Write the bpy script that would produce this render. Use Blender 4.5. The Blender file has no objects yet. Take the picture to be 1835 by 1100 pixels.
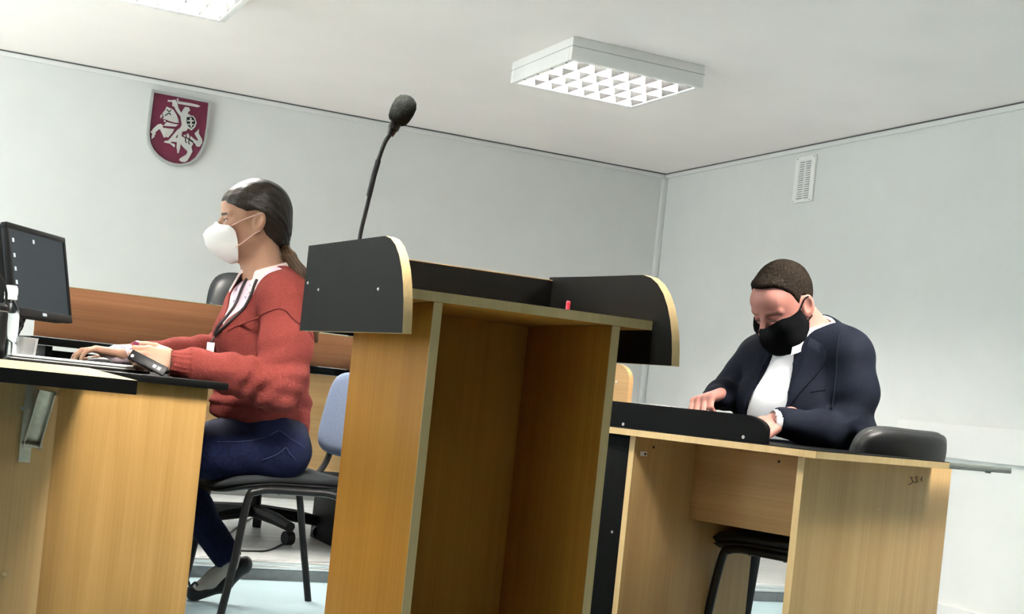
import bpy, bmesh, math, random
import numpy as np
from mathutils import Vector, Matrix
from mathutils.bvhtree import BVHTree

# ------------------------------------------------------------------ camera, sky, exposure
S = bpy.context.scene
COL = S.collection
random.seed(7); RNG = np.random.default_rng(7)
F, PPX, PPY, ROLL, EYE, YAW = 2500.0, 917.5, 712.0, math.radians(6.0), 0.78, math.radians(24.3)
cR, sR = math.cos(ROLL), math.sin(ROLL)
FW = np.array([math.sin(YAW), math.cos(YAW), 0.0]); RT = np.array([math.cos(YAW), -math.sin(YAW), 0.0]); UP = np.array([0, 0, 1.0])
cam = bpy.data.cameras.new('camera'); camo = bpy.data.objects.new('camera', cam); COL.objects.link(camo)
cam.sensor_width = 36.0; cam.lens = 36.0 * F / 1835.0; cam.shift_y = (PPY - 550.0) / 1835.0; cam.clip_start = 0.05
cx = cR * RT + sR * UP; cy = -sR * RT + cR * UP; cz = -FW
camo.matrix_world = Matrix(((cx[0], cy[0], cz[0], 0), (cx[1], cy[1], cz[1], 0), (cx[2], cy[2], cz[2], EYE), (0, 0, 0, 1)))
S.camera = camo
vs = S.view_settings
vs.view_transform = 'Standard'; vs.look = 'None'; vs.gamma = 1.0; vs.use_curve_mapping = False; vs.exposure = 2.2
world = bpy.data.worlds.new('overcast_sky'); S.world = world; world.use_nodes = True
wb = world.node_tree.nodes['Background']; wb.inputs[0].default_value = (0.86, 0.93, 1.0, 1); wb.inputs[1].default_value = 3.3

# room: X to the right along the back wall, Y away from the camera
XL, XR, YB, YF, ZC = -2.3, 4.425, 7.775, -4.5, 2.30

# measured directions: a photo position plus a real distance gives a point of the room
def ray(x, y):
    dx, dy = x - PPX, y - PPY
    u = cR * dx + sR * dy; v = sR * dx - cR * dy
    return FW + RT * (u / F) + UP * (v / F)
CAMP = np.array([0, 0, EYE])
def at(x, y, d): return CAMP + ray(x, y) * d
def onY(x, y, Y): r = ray(x, y); return CAMP + r * (Y / r[1])
def onX(x, y, X): r = ray(x, y); return CAMP + r * (X / r[0])
def onZ(x, y, Z): r = ray(x, y); return CAMP + r * ((Z - EYE) / r[2])

WINDOWS = [(4.1, 5.3), (5.6, 6.8)]
WZ = (0.75, 2.18)
for (a, b) in WINDOWS:      # portals only guide the sky light through the window openings
    l = bpy.data.lights.new('window_portal', 'AREA'); l.shape = 'RECTANGLE'; l.size = WZ[1] - WZ[0]; l.size_y = b - a
    l.cycles.is_portal = True
    o = bpy.data.objects.new('window_portal', l); COL.objects.link(o)
    o.location = (XL - 0.02, (a + b) / 2, (WZ[0] + WZ[1]) / 2); o.rotation_euler = (0, -math.pi / 2, 0)

sun = bpy.data.lights.new('sun', 'SUN'); sun.energy = 38.0; sun.angle = math.radians(0.6); sun.color = (1.0, 0.93, 0.84)  # added to brighten the ceiling by bounce from an unseen floor patch
so = bpy.data.objects.new('sun', sun); COL.objects.link(so); so.rotation_euler = (0, math.radians(-36), 0)

# ------------------------------------------------------------------ materials
MATS = {}
def newmat(name):
    m = bpy.data.materials.new(name); m.use_nodes = True; MATS[name] = m
    return m, m.node_tree, m.node_tree.nodes['Principled BSDF']
def N(nt, t, **kw):
    n = nt.nodes.new(t)
    for k, v in kw.items(): setattr(n, k, v)
    return n
def plain(name, col, rough=0.5, metal=0.0, spec=0.5, var=0.06, scale=30, bump=0.0, bscale=200, sheen=0.0, **kw):
    m, nt, b = newmat(name)
    tc = N(nt, 'ShaderNodeTexCoord'); no = N(nt, 'ShaderNodeTexNoise'); no.inputs['Scale'].default_value = scale; no.inputs['Detail'].default_value = 4
    nt.links.new(tc.outputs['Object'], no.inputs['Vector'])
    r = N(nt, 'ShaderNodeValToRGB')
    r.color_ramp.elements[0].position = 0.3; r.color_ramp.elements[1].position = 0.7
    r.color_ramp.elements[0].color = tuple(c * (1 - var) for c in col) + (1,); r.color_ramp.elements[1].color = tuple(min(1, c * (1 + var)) for c in col) + (1,)
    nt.links.new(no.outputs['Fac'], r.inputs['Fac']); nt.links.new(r.outputs['Color'], b.inputs['Base Color'])
    b.inputs['Roughness'].default_value = rough; b.inputs['Metallic'].default_value = metal; b.inputs['Specular IOR Level'].default_value = spec
    if sheen: b.inputs['Sheen Weight'].default_value = sheen; b.inputs['Sheen Roughness'].default_value = 0.5; b.inputs['Sheen Tint'].default_value = tuple(min(1, c * 1.8) for c in col) + (1,)
    if bump:
        n2 = N(nt, 'ShaderNodeTexNoise'); n2.inputs['Scale'].default_value = bscale; n2.inputs['Detail'].default_value = 3
        nt.links.new(tc.outputs['Object'], n2.inputs['Vector'])
        bp = N(nt, 'ShaderNodeBump'); bp.inputs['Strength'].default_value = bump; bp.inputs['Distance'].default_value = 0.004
        nt.links.new(n2.outputs['Fac'], bp.inputs['Height']); nt.links.new(bp.outputs['Normal'], b.inputs['Normal'])
    return m
def wood(name, c1, c2, grain='z', rough=0.45, spec=0.18):
    m, nt, b = newmat(name)
    tc = N(nt, 'ShaderNodeTexCoord'); mp = N(nt, 'ShaderNodeMapping')
    sc = {'x': (0.7, 22, 22), 'y': (22, 0.7, 22), 'z': (22, 22, 0.7)}[grain]; mp.inputs['Scale'].default_value = sc
    nt.links.new(tc.outputs['Object'], mp.inputs['Vector'])
    n1 = N(nt, 'ShaderNodeTexNoise'); n1.inputs['Scale'].default_value = 1.0; n1.inputs['Detail'].default_value = 6; n1.inputs['Distortion'].default_value = 0.6
    nt.links.new(mp.outputs['Vector'], n1.inputs['Vector'])
    mp2 = N(nt, 'ShaderNodeMapping'); mp2.inputs['Scale'].default_value = tuple(s * (9 if s > 1 else 3) for s in sc)
    nt.links.new(tc.outputs['Object'], mp2.inputs['Vector'])
    n2 = N(nt, 'ShaderNodeTexNoise'); n2.inputs['Scale'].default_value = 1.0; n2.inputs['Detail'].default_value = 2
    nt.links.new(mp2.outputs['Vector'], n2.inputs['Vector'])
    mix = N(nt, 'ShaderNodeMix'); mix.data_type = 'FLOAT'; mix.inputs[0].default_value = 0.35
    nt.links.new(n1.outputs['Fac'], mix.inputs[2]); nt.links.new(n2.outputs['Fac'], mix.inputs[3])
    r = N(nt, 'ShaderNodeValToRGB'); r.color_ramp.elements[0].position = 0.34; r.color_ramp.elements[1].position = 0.66
    r.color_ramp.elements[0].color = c1 + (1,); r.color_ramp.elements[1].color = c2 + (1,)
    nt.links.new(mix.outputs[0], r.inputs['Fac']); nt.links.new(r.outputs['Color'], b.inputs['Base Color'])
    b.inputs['Roughness'].default_value = rough; b.inputs['Specular IOR Level'].default_value = spec
    return m
plain('wall', (0.75, 0.755, 0.735), 0.9, var=0.015, scale=6, bump=0.08, bscale=260)
plain('ceiling', (0.95, 0.89, 0.865), 0.92, var=0.02, scale=2)
plain('trimwhite', (0.78, 0.78, 0.765), 0.6, var=0.01)
plain('floor', (0.235, 0.325, 0.35), 0.55, var=0.10, scale=3)
wood('daisfloor', (0.24, 0.255, 0.25), (0.38, 0.39, 0.385), 'x', 0.40)
plain('riser', (0.16, 0.18, 0.19), 0.6, var=0.12)
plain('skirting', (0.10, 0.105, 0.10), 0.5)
plain('aluminium', (0.82, 0.82, 0.82), 0.32, metal=0.85, var=0.02)
BE1, BE2 = (0.40, 0.165, 0.022), (0.50, 0.220, 0.034)
wood('beech', BE1, BE2, 'z', 0.5, 0.06); wood('beechx', BE1, BE2, 'x', 0.5, 0.06)
wood('beechdesk', (0.46, 0.295, 0.125), (0.58, 0.39, 0.18), 'z'); wood('beechdeskx', (0.46, 0.28, 0.12), (0.58, 0.37, 0.17), 'x')
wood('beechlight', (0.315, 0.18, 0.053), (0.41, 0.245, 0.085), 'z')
wood('alder', (0.25, 0.105, 0.047), (0.35, 0.155, 0.074), 'x', 0.45)
wood('edgeband', (0.50, 0.36, 0.17), (0.60, 0.45, 0.23), 'z', 0.35)
wood('blackwood', (0.0020, 0.0023, 0.0022), (0.0040, 0.0044, 0.0042), 'z', 0.5, 0.045)
wood('blackwoodx', (0.0020, 0.0023, 0.0022), (0.0040, 0.0044, 0.0042), 'x', 0.5, 0.045)
plain('blackplastic', (0.007, 0.0075, 0.008), 0.45, spec=0.2)
plain('blackmetal', (0.006, 0.006, 0.0065), 0.38, spec=0.3)
plain('leather', (0.010, 0.0115, 0.0125), 0.42, spec=0.25, bump=0.12, bscale=350)
plain('seatfabric', (0.022, 0.025, 0.027), 0.9, spec=0.1, var=0.35, scale=420, bump=0.3, bscale=500)
plain('bluefabric', (0.13, 0.17, 0.26), 0.95, var=0.3, scale=350, bump=0.3, bscale=500)
plain('foam', (0.010, 0.0115, 0.0105), 0.95, spec=0.1, bump=0.6, bscale=700)
plain('white', (0.82, 0.82, 0.80), 0.5, var=0.01)
plain('whitemetal', (0.90, 0.89, 0.86), 0.42, var=0.01)
plain('mirror', (0.86, 0.87, 0.86), 0.35, metal=0.15, var=0.0)
plain('bladeshade', (0.0042, 0.0045, 0.0045), 0.5, spec=0.02, var=0.0)  # near-black colour paints the shade onto the louvre blades
plain('steel', (0.62, 0.62, 0.60), 0.28, metal=1.0, var=0.03)
plain('zinc', (0.50, 0.46, 0.36), 0.40, metal=0.75, var=0.10, scale=60)
plain('crimson', (0.155, 0.012, 0.045), 0.5, var=0.08, scale=12)
plain('silver', (0.60, 0.60, 0.57), 0.42, metal=0.25, var=0.05)
plain('greyrim', (0.40, 0.41, 0.40), 0.5)
plain('railgrey', (0.17, 0.185, 0.175), 0.6, spec=0.2)
plain('knit', (0.185, 0.037, 0.031), 0.95, spec=0.1, var=0.16, scale=240, bump=0.8, bscale=300, sheen=0.35)
plain('denim', (0.0045, 0.007, 0.026), 0.85, spec=0.1, var=0.35, scale=90, bump=0.25, bscale=600)
plain('stitch', (0.035, 0.045, 0.10), 0.9)
plain('suit', (0.0042, 0.0058, 0.0115), 0.85, spec=0.08, var=0.18, scale=120, bump=0.25, bscale=500)
plain('trousers', (0.012, 0.013, 0.016), 0.9)
plain('shirtwhite', (0.80, 0.82, 0.86), 0.75, var=0.02, bump=0.08, bscale=60)
plain('shirtpink', (0.74, 0.62, 0.62), 0.8, var=0.04)
plain('maskwhite', (0.84, 0.83, 0.81), 0.75, var=0.01, bump=0.1, bscale=300)
plain('maskblack', (0.0035, 0.004, 0.0045), 0.9, spec=0.05, bump=0.2, bscale=500)
plain('strappink', (0.80, 0.55, 0.50), 0.6)
plain('pinkplastic', (0.80, 0.06, 0.13), 0.35)
plain('paper', (0.88, 0.88, 0.87), 0.7, var=0.01)
plain('ink', (0.06, 0.03, 0.015), 0.7)
plain('sock', (0.33, 0.31, 0.29), 0.9)
plain('cable', (0.010, 0.010, 0.010), 0.5)
plain('lanyard', (0.015, 0.008, 0.010), 0.7)
plain('nail', (0.20, 0.03, 0.07), 0.25)
def hairmat(name, c1, c2, scale, rough=0.42):
    m, nt, b = newmat(name)
    at_ = N(nt, 'ShaderNodeAttribute'); at_.attribute_name = 'strand'
    no = N(nt, 'ShaderNodeTexNoise'); no.inputs['Scale'].default_value = scale; no.inputs['Detail'].default_value = 3
    nt.links.new(at_.outputs['Vector'], no.inputs['Vector'])
    r = N(nt, 'ShaderNodeValToRGB'); r.color_ramp.elements[0].position = 0.35; r.color_ramp.elements[1].position = 0.7
    r.color_ramp.elements[0].color = c1 + (1,); r.color_ramp.elements[1].color = c2 + (1,)
    nt.links.new(no.outputs['Fac'], r.inputs['Fac']); nt.links.new(r.outputs['Color'], b.inputs['Base Color'])
    bp = N(nt, 'ShaderNodeBump'); bp.inputs['Strength'].default_value = 0.42; bp.inputs['Distance'].default_value = 0.004
    nt.links.new(no.outputs['Fac'], bp.inputs['Height']); nt.links.new(bp.outputs['Normal'], b.inputs['Normal'])
    b.inputs['Roughness'].default_value = rough; b.inputs['Specular IOR Level'].default_value = 0.25 if rough < .6 else 0.05
    return m
hairmat('hairbrown', (0.006, 0.0038, 0.0026), (0.026, 0.016, 0.010), 1.0)
hairmat('hairtail', (0.018, 0.010, 0.005), (0.10, 0.055, 0.026), 1.0)
hairmat('hairshort', (0.006, 0.0042, 0.003), (0.020, 0.0145, 0.010), 1.0, 0.8)
def attrmat(name, rough=0.55, sss=0.0):
    m, nt, b = newmat(name)
    a = N(nt, 'ShaderNodeAttribute'); a.attribute_name = 'tint'
    nt.links.new(a.outputs['Color'], b.inputs['Base Color']); b.inputs['Roughness'].default_value = rough
    b.inputs['Specular IOR Level'].default_value = 0.35
    if sss:
        b.inputs['Subsurface Weight'].default_value = sss; b.inputs['Subsurface Radius'].default_value = (0.012, 0.005, 0.003); b.inputs['Subsurface Scale'].default_value = 0.5
    return m
attrmat('skin', 0.55, 0.15)
def floral():
    m, nt, b = newmat('floral')
    tc = N(nt, 'ShaderNodeTexCoord'); v = N(nt, 'ShaderNodeTexVoronoi'); v.inputs['Scale'].default_value = 42
    nt.links.new(tc.outputs['Object'], v.inputs['Vector'])
    n = N(nt, 'ShaderNodeTexNoise'); n.inputs['Scale'].default_value = 120; nt.links.new(tc.outputs['Object'], n.inputs['Vector'])
    ad = N(nt, 'ShaderNodeMath'); ad.operation = 'MULTIPLY_ADD'; ad.inputs[1].default_value = 0.5; nt.links.new(n.outputs['Fac'], ad.inputs[0]); nt.links.new(v.outputs['Distance'], ad.inputs[2])
    r = N(nt, 'ShaderNodeValToRGB'); r.color_ramp.elements[0].position = 0.42; r.color_ramp.elements[1].position = 0.52
    r.color_ramp.elements[0].color = (0.28, 0.22, 0.34, 1); r.color_ramp.elements[1].color = (0.74, 0.58, 0.66, 1)
    nt.links.new(ad.outputs[0], r.inputs['Fac']); nt.links.new(r.outputs['Color'], b.inputs['Base Color']); b.inputs['Roughness'].default_value = 0.8
floral()
def emit(name, col, st):
    m, nt, b = newmat(name); b.inputs['Base Color'].default_value = col + (1,)
    b.inputs['Emission Color'].default_value = col + (1,); b.inputs['Emission Strength'].default_value = st
TUBE = 225.0
emit('tube', (1.0, 0.945, 0.875), TUBE)
emit('screen', (0.030, 0.038, 0.042), 0.30); MATS['screen'].node_tree.nodes['Principled BSDF'].inputs['Base Color'].default_value = (0.004, 0.005, 0.0055, 1)
MATS['screen'].node_tree.nodes['Principled BSDF'].inputs['Roughness'].default_value = 0.4; MATS['screen'].node_tree.nodes['Principled BSDF'].inputs['Specular IOR Level'].default_value = 0.12
emit('icon', (0.55, 0.62, 0.66), 0.10)
def glass(name, col, rough, ior=1.45):
    m, nt, b = newmat(name); b.inputs['Base Color'].default_value = col + (1,); b.inputs['Roughness'].default_value = rough
    b.inputs['Transmission Weight'].default_value = 1.0; b.inputs['IOR'].default_value = ior
def pane_glass():      # thin window glass: straight-through light plus a weak mirror reflection
    m, nt, b = newmat('glass'); out = nt.nodes['Material Output']
    tr_ = N(nt, 'ShaderNodeBsdfTransparent'); tr_.inputs[0].default_value = (0.94, 0.96, 0.95, 1); gl = N(nt, 'ShaderNodeBsdfGlossy'); gl.inputs['Roughness'].default_value = 0.02
    mx = N(nt, 'ShaderNodeMixShader'); mx.inputs[0].default_value = 0.06
    nt.links.new(tr_.outputs[0], mx.inputs[1]); nt.links.new(gl.outputs[0], mx.inputs[2]); nt.links.new(mx.outputs[0], out.inputs['Surface']); nt.nodes.remove(b)
pane_glass()
glass('clearplastic', (0.93, 0.95, 0.95), 0.12, 1.25); glass('cupplastic', (0.93, 0.94, 0.94), 0.35, 1.2)

# ------------------------------------------------------------------ mesh helpers
class MB:
    def __init__(s): s.v = []; s.f = []; s.m = []
    def add(s, vs_, fs, mi=0):
        o = len(s.v); s.v += [tuple(float(c) for c in p) for p in vs_]; s.f += [tuple(i + o for i in f) for f in fs]
        s.m += [mi] * len(fs) if isinstance(mi, int) else list(mi)
        return s
    def box(s, lo, hi, M=None, mi=0, bev=0.0):
        bm = bmesh.new(); bmesh.ops.create_cube(bm, size=1.0)
        lo, hi = np.array(lo, float), np.array(hi, float)
        for v in bm.verts: v.co = Vector((lo + hi) / 2 + np.array(v.co) * (hi - lo))
        if bev: bmesh.ops.bevel(bm, geom=bm.edges[:], offset=bev, segments=2, affect='EDGES', profile=0.5)
        bm.verts.index_update()
        s.add([(M @ v.co) if M else v.co for v in bm.verts], [[v.index for v in f.verts] for f in bm.faces], mi); bm.free()
        return s
    def tube(s, pts, r, n=10, cap=True, mi=0):
        pts = [np.array(p, float) for p in pts]; rs = r if hasattr(r, '__len__') else [r] * len(pts)
        vs_, fs = [], []; up = None
        for i, p in enumerate(pts):
            t = pts[min(i + 1, len(pts) - 1)] - pts[max(i - 1, 0)]; t = t / (np.linalg.norm(t) + 1e-12)
            if up is None:
                a = np.array([0, 0, 1.0]) if abs(t[2]) < 0.9 else np.array([1.0, 0, 0]); up = a
            e1 = up - t * np.dot(up, t); e1 = e1 / (np.linalg.norm(e1) + 1e-12); e2 = np.cross(t, e1); up = e1
            for k in range(n):
                a = 2 * math.pi * k / n; vs_.append(p + rs[i] * (math.cos(a) * e1 + math.sin(a) * e2))
        for i in range(len(pts) - 1):
            for k in range(n): fs.append((i * n + k, i * n + (k + 1) % n, (i + 1) * n + (k + 1) % n, (i + 1) * n + k))
        if cap: fs.append(tuple(range(n))[::-1]); fs.append(tuple((len(pts) - 1) * n + k for k in range(n)))
        return s.add(vs_, fs, mi)
    def cyl(s, a, b, r, r2=None, n=16, mi=0): return s.tube([a, b], [r, r if r2 is None else r2], n, True, mi)
    def lathe(s, prof, o=(0, 0, 0), n=24, mi=0):
        vs_, fs = [], []
        for (r, z) in prof:
            for k in range(n): a = 2 * math.pi * k / n; vs_.append((o[0] + r * math.cos(a), o[1] + r * math.sin(a), o[2] + z))
        for i in range(len(prof) - 1):
            for k in range(n): fs.append((i * n + k, i * n + (k + 1) % n, (i + 1) * n + (k + 1) % n, (i + 1) * n + k))
        fs.append(tuple(range(n))[::-1]); fs.append(tuple((len(prof) - 1) * n + k for k in range(n)))
        return s.add(vs_, fs, mi)
    def prism(s, poly, o, ex, ey, en, t, mi=0, mside=None):
        """polygon in plane (ex, ey) at o, thickness t along en (from o)"""
        o, ex, ey, en = (np.array(q, float) for q in (o, ex, ey, en)); n = len(poly)
        A = [o + ex * p[0] + ey * p[1] for p in poly]; B = [a + en * t for a in A]
        ar = sum(poly[i][0] * poly[(i + 1) % n][1] - poly[(i + 1) % n][0] * poly[i][1] for i in range(n))
        flip = (ar > 0) == (np.dot(np.cross(ex, ey), en) > 0)
        fa = tuple(range(n)); fb = tuple(range(n, 2 * n)); sd = [(i, (i + 1) % n, n + (i + 1) % n, n + i) for i in range(n)]
        if flip: fs = [fa[::-1], fb] + sd
        else: fs = [fa, fb[::-1]] + [q[::-1] for q in sd]
        ms = mi if mside is None else mside
        return s.add(A + B, fs, [mi, mi] + [ms] * n)
    def build(s, name, mats, parent=None, smooth=True, angle=38, origin=None):
        me = bpy.data.meshes.new(name)
        vs_ = s.v
        if origin is not None: vs_ = [(p[0] - origin[0], p[1] - origin[1], p[2] - origin[2]) for p in vs_]
        me.from_pydata(vs_, [], s.f)
        mats = [mats] if isinstance(mats, str) else mats
        for m in mats: me.materials.append(MATS[m])
        me.polygons.foreach_set('material_index', s.m)
        if smooth:
            me.polygons.foreach_set('use_smooth', [True] * len(s.f)); me.set_sharp_from_angle(angle=math.radians(angle))
        me.update(); o = bpy.data.objects.new(name, me); COL.objects.link(o)
        if parent is not None: o.parent = parent
        if origin is not None: o.location = origin
        return o
def tag(o, label=None, cat=None, group=None, kind=None):
    for k, v in (('label', label), ('category', cat), ('group', group), ('kind', kind)):
        if v: o[k] = v
    return o
def thing(name, label, cat, loc=(0, 0, 0), rotz=0.0, group=None):
    o = bpy.data.objects.new(name, None); COL.objects.link(o); o.empty_display_size = 0.1
    o.location = tuple(float(c) for c in loc); o.rotation_euler = (0, 0, rotz)
    return tag(o, label, cat, group)
def bx(name, mat, parent, lo, hi, bev=0.0015, M=None):
    return MB().box(lo, hi, M, 0, bev).build(name, mat, parent)
def copy_tree(o, parent=None):
    c = o.copy(); COL.objects.link(c); c.parent = parent
    for ch in list(o.children): copy_tree(ch, c)
    return c
def smooth_path(pts, n=6):
    pts = [np.array(p, float) for p in pts]; out = []
    P = [pts[0]] + pts + [pts[-1]]
    for i in range(1, len(P) - 2):
        p0, p1, p2, p3 = P[i - 1], P[i], P[i + 1], P[i + 2]
        for k in range(n):
            t = k / n
            out.append(0.5 * ((2 * p1) + (-p0 + p2) * t + (2 * p0 - 5 * p1 + 4 * p2 - p3) * t * t + (-p0 + 3 * p1 - 3 * p2 + p3) * t ** 3))
    out.append(pts[-1]); return out
def struct(name, mb, mat, **kw): return tag(mb.build(name, mat, **kw), kind='structure')

# ------------------------------------------------------------------ the room
struct('floor', MB().box((XL - .2, YF - .2, -0.1), (XR + .2, YB + .2, 0)), 'floor')
struct('ceiling', MB().box((XL - .2, YF - .2, ZC), (XR + .2, YB + .2, ZC + 0.1)), 'ceiling')
struct('wall_back', MB().box((XL - .2, YB, 0), (XR + .2, YB + .2, ZC)), 'wall')
struct('wall_right', MB().box((XR, YF - .2, 0), (XR + .2, YB, ZC)), 'wall')
struct('wall_front', MB().box((XL - .2, YF - .2, 0), (XR, YF, ZC)), 'wall')
wl = MB().box((XL - .2, YF, 0), (XL, YB, WZ[0])).box((XL - .2, YF, WZ[1]), (XL, YB, ZC))
ys = [YF] + [y for w in WINDOWS for y in w] + [YB]
for i in range(0, len(ys), 2): wl.box((XL - .2, ys[i], WZ[0]), (XL, ys[i + 1], WZ[1]))
struct('wall_left', wl, 'wall')
for i, (a, b) in enumerate(WINDOWS):
    w = tag(MB().box((XL - .12, a, WZ[0]), (XL - .07, b, WZ[0] + .06)).box((XL - .12, a, WZ[1] - .06), (XL - .07, b, WZ[1])).box((XL - .12, a, WZ[0]), (XL - .07, a + .06, WZ[1]))
            .box((XL - .12, b - .06, WZ[0]), (XL - .07, b, WZ[1])).box((XL - .12, (a + b) / 2 - .04, WZ[0]), (XL - .07, (a + b) / 2 + .04, WZ[1])).build('window_%d' % (i + 1), 'white'), kind='structure')
    for k in range(2):
        y0 = a + .06 if k == 0 else (a + b) / 2 + .04; y1 = (a + b) / 2 - .04 if k == 0 else b - .06
        MB().box((XL - .098, y0, WZ[0] + .06), (XL - .092, y1, WZ[1] - .06)).build('pane', 'glass', w)
# ceiling trim stands a few millimetres below the ceiling; a dark strip in the gap paints the shadow line
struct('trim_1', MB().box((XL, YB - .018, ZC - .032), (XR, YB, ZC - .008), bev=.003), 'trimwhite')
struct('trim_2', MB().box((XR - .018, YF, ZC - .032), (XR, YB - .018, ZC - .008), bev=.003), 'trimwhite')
struct('trim_shadow_line', MB().box((XL, YB - .012, ZC - .008), (XR, YB, ZC)).box((XR - .012, YF, ZC - .008), (XR, YB - .012, ZC)), 'skirting')
struct('trim_3', MB().box((XR - .034, YB - .030, 0.06), (XR, YB, ZC - .034), bev=.004), 'trimwhite')
DAIS_Y, DAIS_Z = 5.13, 0.07
struct('baseboard_back', MB().box((XL, YB - .016, DAIS_Z), (XR - .036, YB, DAIS_Z + .055), bev=.003), 'skirting')
struct('baseboard_right', MB().box((XR - .016, YF, 0), (XR, DAIS_Y, .06), bev=.003), 'trimwhite')
dais = tag(bx('floor_dais', 'daisfloor', None, (XL, DAIS_Y + .02, 0.0), (XR, YB, DAIS_Z), 0), kind='structure')
bx('riser_board', 'riser', dais, (XL, DAIS_Y + .003, 0.0), (XR, DAIS_Y + .02, DAIS_Z - .03), 0)
tr = MB().box((XL, DAIS_Y, DAIS_Z - .028), (XR, DAIS_Y + .022, DAIS_Z - .016), bev=.002).box((XL, DAIS_Y, DAIS_Z - .012), (XR, DAIS_Y + .05, DAIS_Z + .003), bev=.003).box((XL, DAIS_Y + .004, DAIS_Z - .017), (XR, DAIS_Y + .022, DAIS_Z - .011))
tr.build('nosing_strip', 'aluminium', dais)
# protective board along the right wall
wr0, wr1 = onX(1614, 755, XR), onX(1835, 766, XR)
struct('trim_4', MB().box((XR - .020, YF, .715), (XR, wr0[1], wr0[2] + .01), bev=.004), 'trimwhite')

# ------------------------------------------------------------------ ceiling luminaires
def luminaire(label, x0, y0):
    LX, LY, LH = 0.645, 0.622, 0.098
    t = thing('ceiling_light', label, 'ceiling light', (x0 + LX / 2, y0 + LY / 2, ZC), 0, 'louvred ceiling luminaires')
    hx, hy = LX / 2, LY / 2; e = .028
    h = MB()
    for (lo, hi) in (((-hx, -hy, -LH), (hx, -hy + e, 0)), ((-hx, hy - e, -LH), (hx, hy, 0)), ((-hx, -hy + e, -LH), (-hx + e, hy - e, 0)), ((hx - e, -hy + e, -LH), (hx, hy - e, 0)), ((-hx + e, -hy + e, -.02), (hx - e, hy - e, 0))):
        h.box(lo, hi, bev=.004)
    h.build('housing', 'whitemetal', t)
    MB().box((-hx - .002, -hy - .002, -LH * .42), (hx + .002, -hy + .0, -LH * .40)).box((-hx - .002, -hy, -LH * .42), (-hx, hy, -LH * .40)).build('seam', 'greyrim', t)
    nl, nc = 4, 7; iw, il = 2 * (hy - e), 2 * (hx - e); lw = iw / nl; cw = il / nc
    for i in range(nl):
        yc = -hy + e + lw * (i + .5)
        MB().cyl((-hx + e + .02, yc, -.040), (hx - e - .02, yc, -.040), .008, n=10).build('lamp_tube', 'tube', t)
    sep = None
    for i in range(nl + 1):
        yc = -hy + e + lw * i; w = .012 if 0 < i < nl else .006
        o = MB().prism([(-w, -.046), (w, -.046), (.002, -LH + .002), (-.002, -LH + .002)], (-hx + e, yc, 0), (0, 1, 0), (0, 0, 1), (1, 0, 0), il).build('louvre_rail', 'mirror', t, smooth=False)
    blade = None
    for i in range(nl):
        for j in range(nc + 1):
            yc = -hy + e + lw * (i + .5); xc = -hx + e + cw * j
            if blade is None:
                blade = MB().prism([(-.010, -.052), (.010, -.052), (.0012, -LH + .004), (-.0012, -LH + .004)], (0, -lw / 2 + .004, 0), (1, 0, 0), (0, 0, 1), (0, 1, 0), lw - .008).build('louvre_blade', 'bladeshade', t, smooth=False)
                o = blade
            else:
                o = blade.copy(); COL.objects.link(o); o.parent = t
            o.location = (xc, yc, 0)
    for i in range(nl):
        MB().cyl((-hx + e * .5, -hy + e + lw * (i + .3), -LH - .001), (-hx + e * .5, -hy + e + lw * (i + .3), -LH + .004), .006, n=10).build('clip', 'blackplastic', t)
    return t
lr = onZ(1028, 64, ZC)
luminaire('square white louvred ceiling light in front of the room corner', lr[0], lr[1])
ll = onZ(402, 42, ZC - .098)
L2 = luminaire('louvred ceiling light cut off by the top edge of the picture, above the crest', ll[0] - .645, ll[1] - .622)

# the same luminaires go on in rows over the front of the room
for (x, y, lab) in ((.72, 2.75, 'louvred ceiling light between the clerk desk and the lectern, outside the picture'), (2.78, 2.62, 'louvred ceiling light above the courtroom desk, outside the picture')):
    o = copy_tree(L2); o.location = (x, y, ZC); o['label'] = lab

# ------------------------------------------------------------------ vent grille
v0, v1, v2 = onX(1430, 284, XR), onX(1466, 276, XR), onX(1424, 365, XR)
vy0, vy1, vz0, vz1 = v1[1], v0[1], v2[2], v0[2]
t = thing('vent_grille', 'white ventilation grille with narrow slats high on the right wall', 'vent', (XR, (vy0 + vy1) / 2, (vz0 + vz1) / 2))
hw, hh = (vy1 - vy0) / 2, (vz1 - vz0) / 2; iw, ih = hw * .60, hh * .84
fr = MB()
for lo, hi in (((-.012, -hw, -hh), (-.001, -iw, hh)), ((-.012, iw, -hh), (-.001, hw, hh)), ((-.012, -iw, ih), (-.001, iw, hh)), ((-.012, -iw, -hh), (-.001, iw, -ih)), ((-.0125, -.005, -ih), (-.002, .005, ih))): fr.box(lo, hi, bev=.0015)
fr.build('frame', 'whitemetal', t)
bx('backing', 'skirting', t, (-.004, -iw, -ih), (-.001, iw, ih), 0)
sl = None
for i in range(17):
    z = -ih + (i + .5) * 2 * ih / 17
    if sl is None: sl = bx('slat', 'whitemetal', t, (-.010, -iw, -.0042), (-.005, iw, .0042), 0)
    o = sl if i == 0 else sl.copy()
    if i: COL.objects.link(o); o.parent = t
    o.location = (0, 0, z); o.rotation_euler = (0, math.radians(18), 0)
for sy in (-1, 1):
    for sz in (-1, 1): MB().cyl((-.014, sy * hw * .82, sz * hh * .93), (-.011, sy * hw * .82, sz * hh * .93), .004, n=8).build('screw', 'greyrim', t)

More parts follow.
